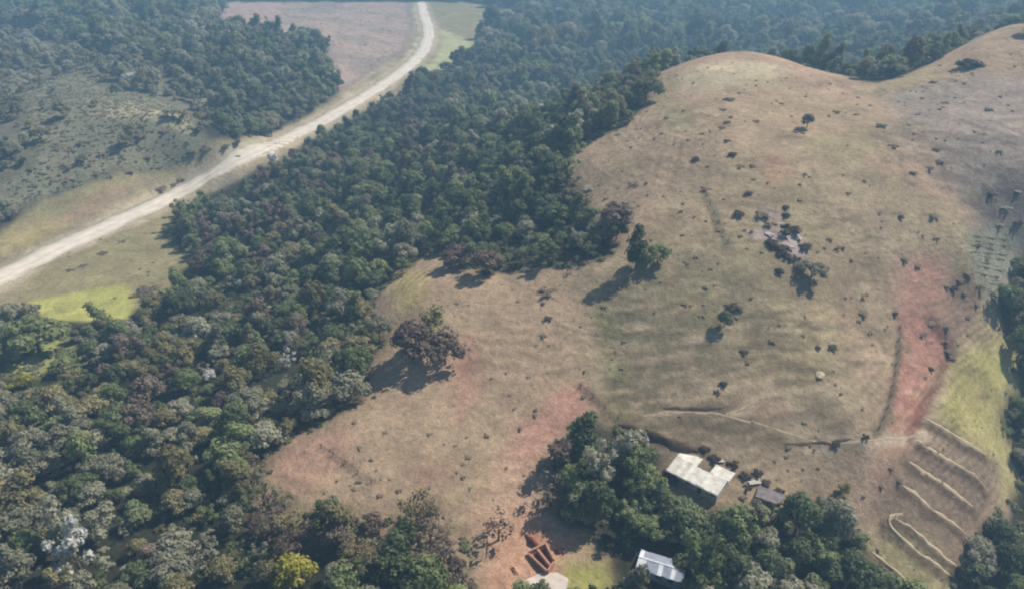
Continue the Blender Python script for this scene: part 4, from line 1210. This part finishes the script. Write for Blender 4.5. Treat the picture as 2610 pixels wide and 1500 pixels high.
for i in range(len(pts)):
    x, y, st = pts[i]
    px, py = X_[i], Y_[i]
    r = random.random() + .35 * tone_n[i]
    if sb[i] > -2: c = 'brown' if r < .5 else 'olive' if r < .85 else 'dark green'
    elif ss[i] > -6 or st_[i] > -4: c = 'grey green' if r < .7 else 'olive'
    elif py < 330 and px < 900: c = 'dark green' if r < .36 else 'grey green' if r < .62 else 'mid green' if r < .85 else 'olive'
    elif px > 1380 and py > 1000: c = 'dark green' if r < .62 else 'mid green' if r < .85 else 'grey green'
    elif px < 1000 and py > 760: c = 'grey green' if r < .36 else 'dark green' if r < .60 else 'olive' if r < .80 else 'mid green' if r < .95 else 'brown'
    elif px < 1100 and 380 < py <= 760: c = 'dark green' if r < .36 else 'mid green' if r < .68 else 'grey green' if r < .86 else 'olive' if r < 1.0 else 'brown'
    else: c = 'dark green' if r < .45 else 'mid green' if r < .70 else 'grey green' if r < .87 else 'olive' if r < 1.0 else 'brown'
    if random.random() < .007 and py < 1050: c = 'white'
    if px < 1100 and 250 < py < 420 and 900 < px and r > .7: c = 'brown'
    big_ = 1.0 + .28 * fbm(np.array(x), np.array(y), 30, 2, 303)
    w = st * random.choice((.75, .95, 1.2, 1.35, 1.5, 1.65, 1.85)) * random.uniform(.92, 1.08) * float(big_)
    if sb[i] > -2: w *= .85
    if ss[i] > -4 or st_[i] > -2: w *= .75
    if rdist[i] < 22 and right_side[i]: w *= .62
    s = random.choice([0, 0, 1, 1, 2, 3, 4, 5])
    key = ('sparse', c) if (sb[i] > -2 and random.random() < .6) or random.random() < .06 else (s, c)
    recs.append((x, y, float(hz[i]), w, w * random.choice((.7, .85, .95, 1.05, 1.2, 1.45)) * random.uniform(.92, 1.08), key, px, py, dep[i]))
# nothing grows right in front of the flowering trees and the yard
KEEP = [(755, 1492, 60, 120), (208, 1456, 60, 130), (100, 900, 70, 110), (1385, 1470, 70, 70), (60, 985, 40, 60), (605, 742, 25, 50), (735, 935, 30, 60)]
kd = [(hit1(a, b) - Vector((0, 0, CAM_H))).length for a, b, _, _ in KEEP]
def hides(r):
    cx_, cy_, dd = proj(np.array(r[0]), np.array(r[1]), np.array(r[2] + r[4] * .5))
    rad = .45 * r[3] * FPX / float(dd)
    for (a, b, wx_, hy_), d_ in zip(KEEP, kd):
        if math.dist(r[:3], (0, 0, CAM_H)) < d_ + 3 and abs(float(cx_) - a) < wx_ * .6 + rad and b - hy_ - rad < float(cy_) < b + rad * .6: return True
    return False
recs = [r for r in recs if not hides(r)]
# trees that the camera can see, nearest first
dist_ = np.array([math.dist(r[:3], (0, 0, CAM_H)) for r in recs])
tx, ty, _ = proj(np.array([r[0] for r in recs]), np.array([r[1] for r in recs]), np.array([r[2] + r[4] * .8 for r in recs]))
inside = (tx > -30) & (tx < 2640) & (ty > -20) & (ty < 1530)
def zone_t(x, y):
    if x > 2300: return 'in the lower right corner wood' if y > 1150 else 'in the right border gully'
    if x > 1860 and y > 1150: return 'between house and terraces'
    if x > 1380 and y > 1000: return 'in the grove around the shed'
    if y > 1330: return 'at the bottom edge, left half' if x > 300 else 'in the lower left corner'
    if x > 640 and y > 1170: return 'in the brown scrub below the pasture'
    if y > 1120: return 'in the lower left woods' if x < 400 else 'at the lower pasture wood edge'
    if y > 930: return 'in the left border woods' if x < 400 else 'left of the pasture tree clump'
    if x < 400: return 'below the lime green meadow'
    return 'in the central left woods'
order = [i for i in np.argsort(dist_) if inside[i]]
solo = set(order[:300])
tl = []
for i in order[:300]:
    x, y, z, w, h, key, px, py, _ = recs[i]
    nm = CROWNS[key][2]
    hgt = 'low' if h < 5.6 else 'tall' if h > 8.0 else 'mid-height'
    nmw = {'rounded': 'round crowned', 'spreading': 'wide crowned', 'tall': 'narrow crowned', 'uneven': 'ragged', 'sparse': 'thin twiggy'}[nm]
    tl.append(f'{hgt} {nmw} {key[1]} tree {zone_t(px, py)}')
tl = unique(tl, [recs[i][6] for i in order[:300]])
for i, l_ in zip(order[:300], tl):
    x, y, z, w, h, key, px, py, _ = recs[i]
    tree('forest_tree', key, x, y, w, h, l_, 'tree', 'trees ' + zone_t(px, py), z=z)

# the rest of the woods reads as one mass
keys = sorted({r[5] for r in recs}, key=str)
wood_src = bpy.data.collections.new('woods_source')
for n_, k in enumerate(keys):
    cm, tm, _ = CROWNS[k]
    bm = bmesh.new(); bm.from_mesh(tm)
    for f_ in bm.faces: f_.material_index = 1
    nf = len(bm.faces)
    bm.from_mesh(cm)
    me = bpy.data.meshes.new('woods_crown'); bm.to_mesh(me); bm.free()
    me.materials.append(cm.materials[0]); me.materials.append(M_bark)
    o = bpy.data.objects.new('woods_tree_%02d' % n_, me)
    wood_src.objects.link(o)
rest = [i for i in range(len(recs)) if i not in solo]
def points_obj(name, recs_, colln, label, kidx):
    me = bpy.data.meshes.new(name)
    me.vertices.add(len(recs_))
    me.vertices.foreach_set('co', np.array([r[:3] for r in recs_], np.float32).ravel())
    a = me.attributes.new('pick', 'INT', 'POINT'); a.data.foreach_set('value', np.array(kidx, np.int32))
    a = me.attributes.new('size', 'FLOAT_VECTOR', 'POINT'); a.data.foreach_set('vector', np.array([(r[3], r[3], r[4]) for r in recs_], np.float32).ravel())
    a = me.attributes.new('turn', 'FLOAT_VECTOR', 'POINT'); a.data.foreach_set('vector', np.array([(0, 0, random.uniform(0, 6.28)) for r in recs_], np.float32).ravel())
    me.update()
    o = link(bpy.data.objects.new(name, me))
    ng = bpy.data.node_groups.new(name, 'GeometryNodeTree')
    ng.interface.new_socket('Geometry', in_out='INPUT', socket_type='NodeSocketGeometry')
    ng.interface.new_socket('Geometry', in_out='OUTPUT', socket_type='NodeSocketGeometry')
    gi = ng.nodes.new('NodeGroupInput'); go = ng.nodes.new('NodeGroupOutput')
    ci = ng.nodes.new('GeometryNodeCollectionInfo'); ci.inputs['Collection'].default_value = colln
    ci.inputs['Separate Children'].default_value = True; ci.inputs['Reset Children'].default_value = True
    ip = ng.nodes.new('GeometryNodeInstanceOnPoints'); ip.inputs['Pick Instance'].default_value = True
    def na(nm, ty):
        q = ng.nodes.new('GeometryNodeInputNamedAttribute'); q.data_type = ty; q.inputs['Name'].default_value = nm; return q.outputs['Attribute']
    ng.links.new(gi.outputs[0], ip.inputs['Points']); ng.links.new(ci.outputs[0], ip.inputs['Instance'])
    ng.links.new(na('pick', 'INT'), ip.inputs['Instance Index'])
    ng.links.new(na('size', 'FLOAT_VECTOR'), ip.inputs['Scale'])
    ng.links.new(na('turn', 'FLOAT_VECTOR'), ip.inputs['Rotation'])
    ng.links.new(ip.outputs[0], go.inputs[0])
    md = o.modifiers.new('scatter', 'NODES'); md.node_group = ng
    tag(o, label, kind='stuff')
    return o
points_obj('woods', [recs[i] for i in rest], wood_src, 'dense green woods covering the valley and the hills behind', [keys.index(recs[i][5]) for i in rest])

# low scrub and tussocks too many to count
tus = bpy.data.collections.new('tussock_source')
for n_, (bi, cn) in enumerate(((0, 'straw'), (1, 'dry'), (2, 'grey green'), (1, 'brown'))):
    L_ = lump_set(60 + n_, 4, .3, .10, .3, .18, .28)
    me = crown_mesh('tussock', 500 + n_, L_, 10, .12, core_tone=.55); me.materials.append(FOL[cn])
    tus.objects.link(bpy.data.objects.new('tussock_%02d' % n_, me))
tp = []; tk = []
cand = rng.uniform((-170, 90), (260, 480), (60000, 2))
sgn = sdist(cand[:, 0], cand[:, 1], pasture)
dens = .10 + .25 * np.clip(fbm(cand[:, 0], cand[:, 1], 25, 3, 401), 0, 1) * 2
near = rng.random(len(cand)) < dens * .32
sel = cand[(sgn > 1.0) & near]
zz = ground(sel[:, 0], sel[:, 1])
for q, z in zip(sel, zz):
    w = random.choice((.5, .6, .7, .9, 1.2, 1.7)) * random.uniform(.8, 1.2)
    tp.append((q[0], q[1], float(z), w, w * random.uniform(.3, .6))); tk.append(random.choice((0, 1, 1, 2, 3)))
for poly_, a_, cnt in ((scrub, 1, 2600), (verge, 1, 600), (pinkhill, 1, 700)):
    lo, hi = poly_.min(0), poly_.max(0)
    c2 = rng.uniform(lo, hi, (cnt * 3, 2))
    c2 = c2[(sdist(c2[:, 0], c2[:, 1], poly_) > 1) & (ldist(c2[:, 0], c2[:, 1], road_c) > 7)][:cnt]
    if poly_ is verge: c2 = c2[fbm(c2[:, 0], c2[:, 1], 20, 2, 77) > .05]
    z2 = ground(c2[:, 0], c2[:, 1])
    for q, z in zip(c2, z2):
        w = random.uniform(.8, 2.4) * (1.2 if poly_ is not verge else .8)
        tp.append((q[0], q[1], float(z), w, w * random.uniform(.25, .6))); tk.append(random.choice((0, 0, 2, 2, 1)))
us = bpy.data.collections.new('undergrowth_source')
for n_, (bi, cn) in enumerate(((0, 'dark green'), (1, 'olive'), (2, 'grey green'), (1, 'mid green'), (0, 'dark green'))):
    me = bush_base[bi].copy(); me.materials.clear(); me.materials.append(FOL[cn])
    us.objects.link(bpy.data.objects.new('undergrowth_%02d' % n_, me))
cu = rng.uniform((-240, 60), (200, 300), (9000, 2))
cu = cu[(sdist(cu[:, 0], cu[:, 1], pasture) < .5) & (sdist(cu[:, 0], cu[:, 1], verge) < 1) & (sdist(cu[:, 0], cu[:, 1], lime2) < 1)]
cu = cu[~((np.abs(cu[:, 0] - shc.x - 4.5) < 7) & (cu[:, 1] > shc.y - 5) & (cu[:, 1] < shc.y + 6))]
cu = cu[~((cu[:, 0] > hcx.x - 1) & (cu[:, 0] < hcx.x + 17) & (cu[:, 1] > hcx.y - 10) & (cu[:, 1] < hcx.y + 6))]
cu = cu[sdist(cu[:, 0], cu[:, 1], ycl) < 0]
zu = ground(cu[:, 0], cu[:, 1])
up_ = [(q[0], q[1], float(z), w_, w_ * random.uniform(.6, 1.3)) for q, z in zip(cu, zu) for w_ in (random.uniform(1.6, 3.6),)]
points_obj('undergrowth', up_, us, 'leafy undergrowth filling the gaps between the forest trees', [random.randrange(5) for _ in up_])
points_obj('tussocks', tp, tus, 'scattered low tussocks and scrub on the dry grass', tk)

# ------------------------------------------------------------------ the air
M_air = bpy.data.materials.new('air'); M_air.use_nodes = True
nt = M_air.node_tree
for nd in list(nt.nodes):
    if nd.type != 'OUTPUT_MATERIAL': nt.nodes.remove(nd)
pv = nt.nodes.new('ShaderNodeVolumePrincipled')
pv.inputs['Color'].default_value = (0.40, 0.69, 1.0, 1)
pv.inputs['Density'].default_value = 0.00052
pv.inputs['Anisotropy'].default_value = 0.1
nt.links.new(pv.outputs[0], nt.nodes['Material Output'].inputs['Volume'])
zlo = float(GZ.min()) - 1.5; zhi = max(CAM_H, float(GZ.max()) + 25) + 4
v, f = box_vf(0, 2200, (zlo + zhi) / 2, 8600, 6200, zhi - zlo)
tag(mesh_obj('haze', v, f, M_air), 'thin blue haze in the valley air', kind='stuff')
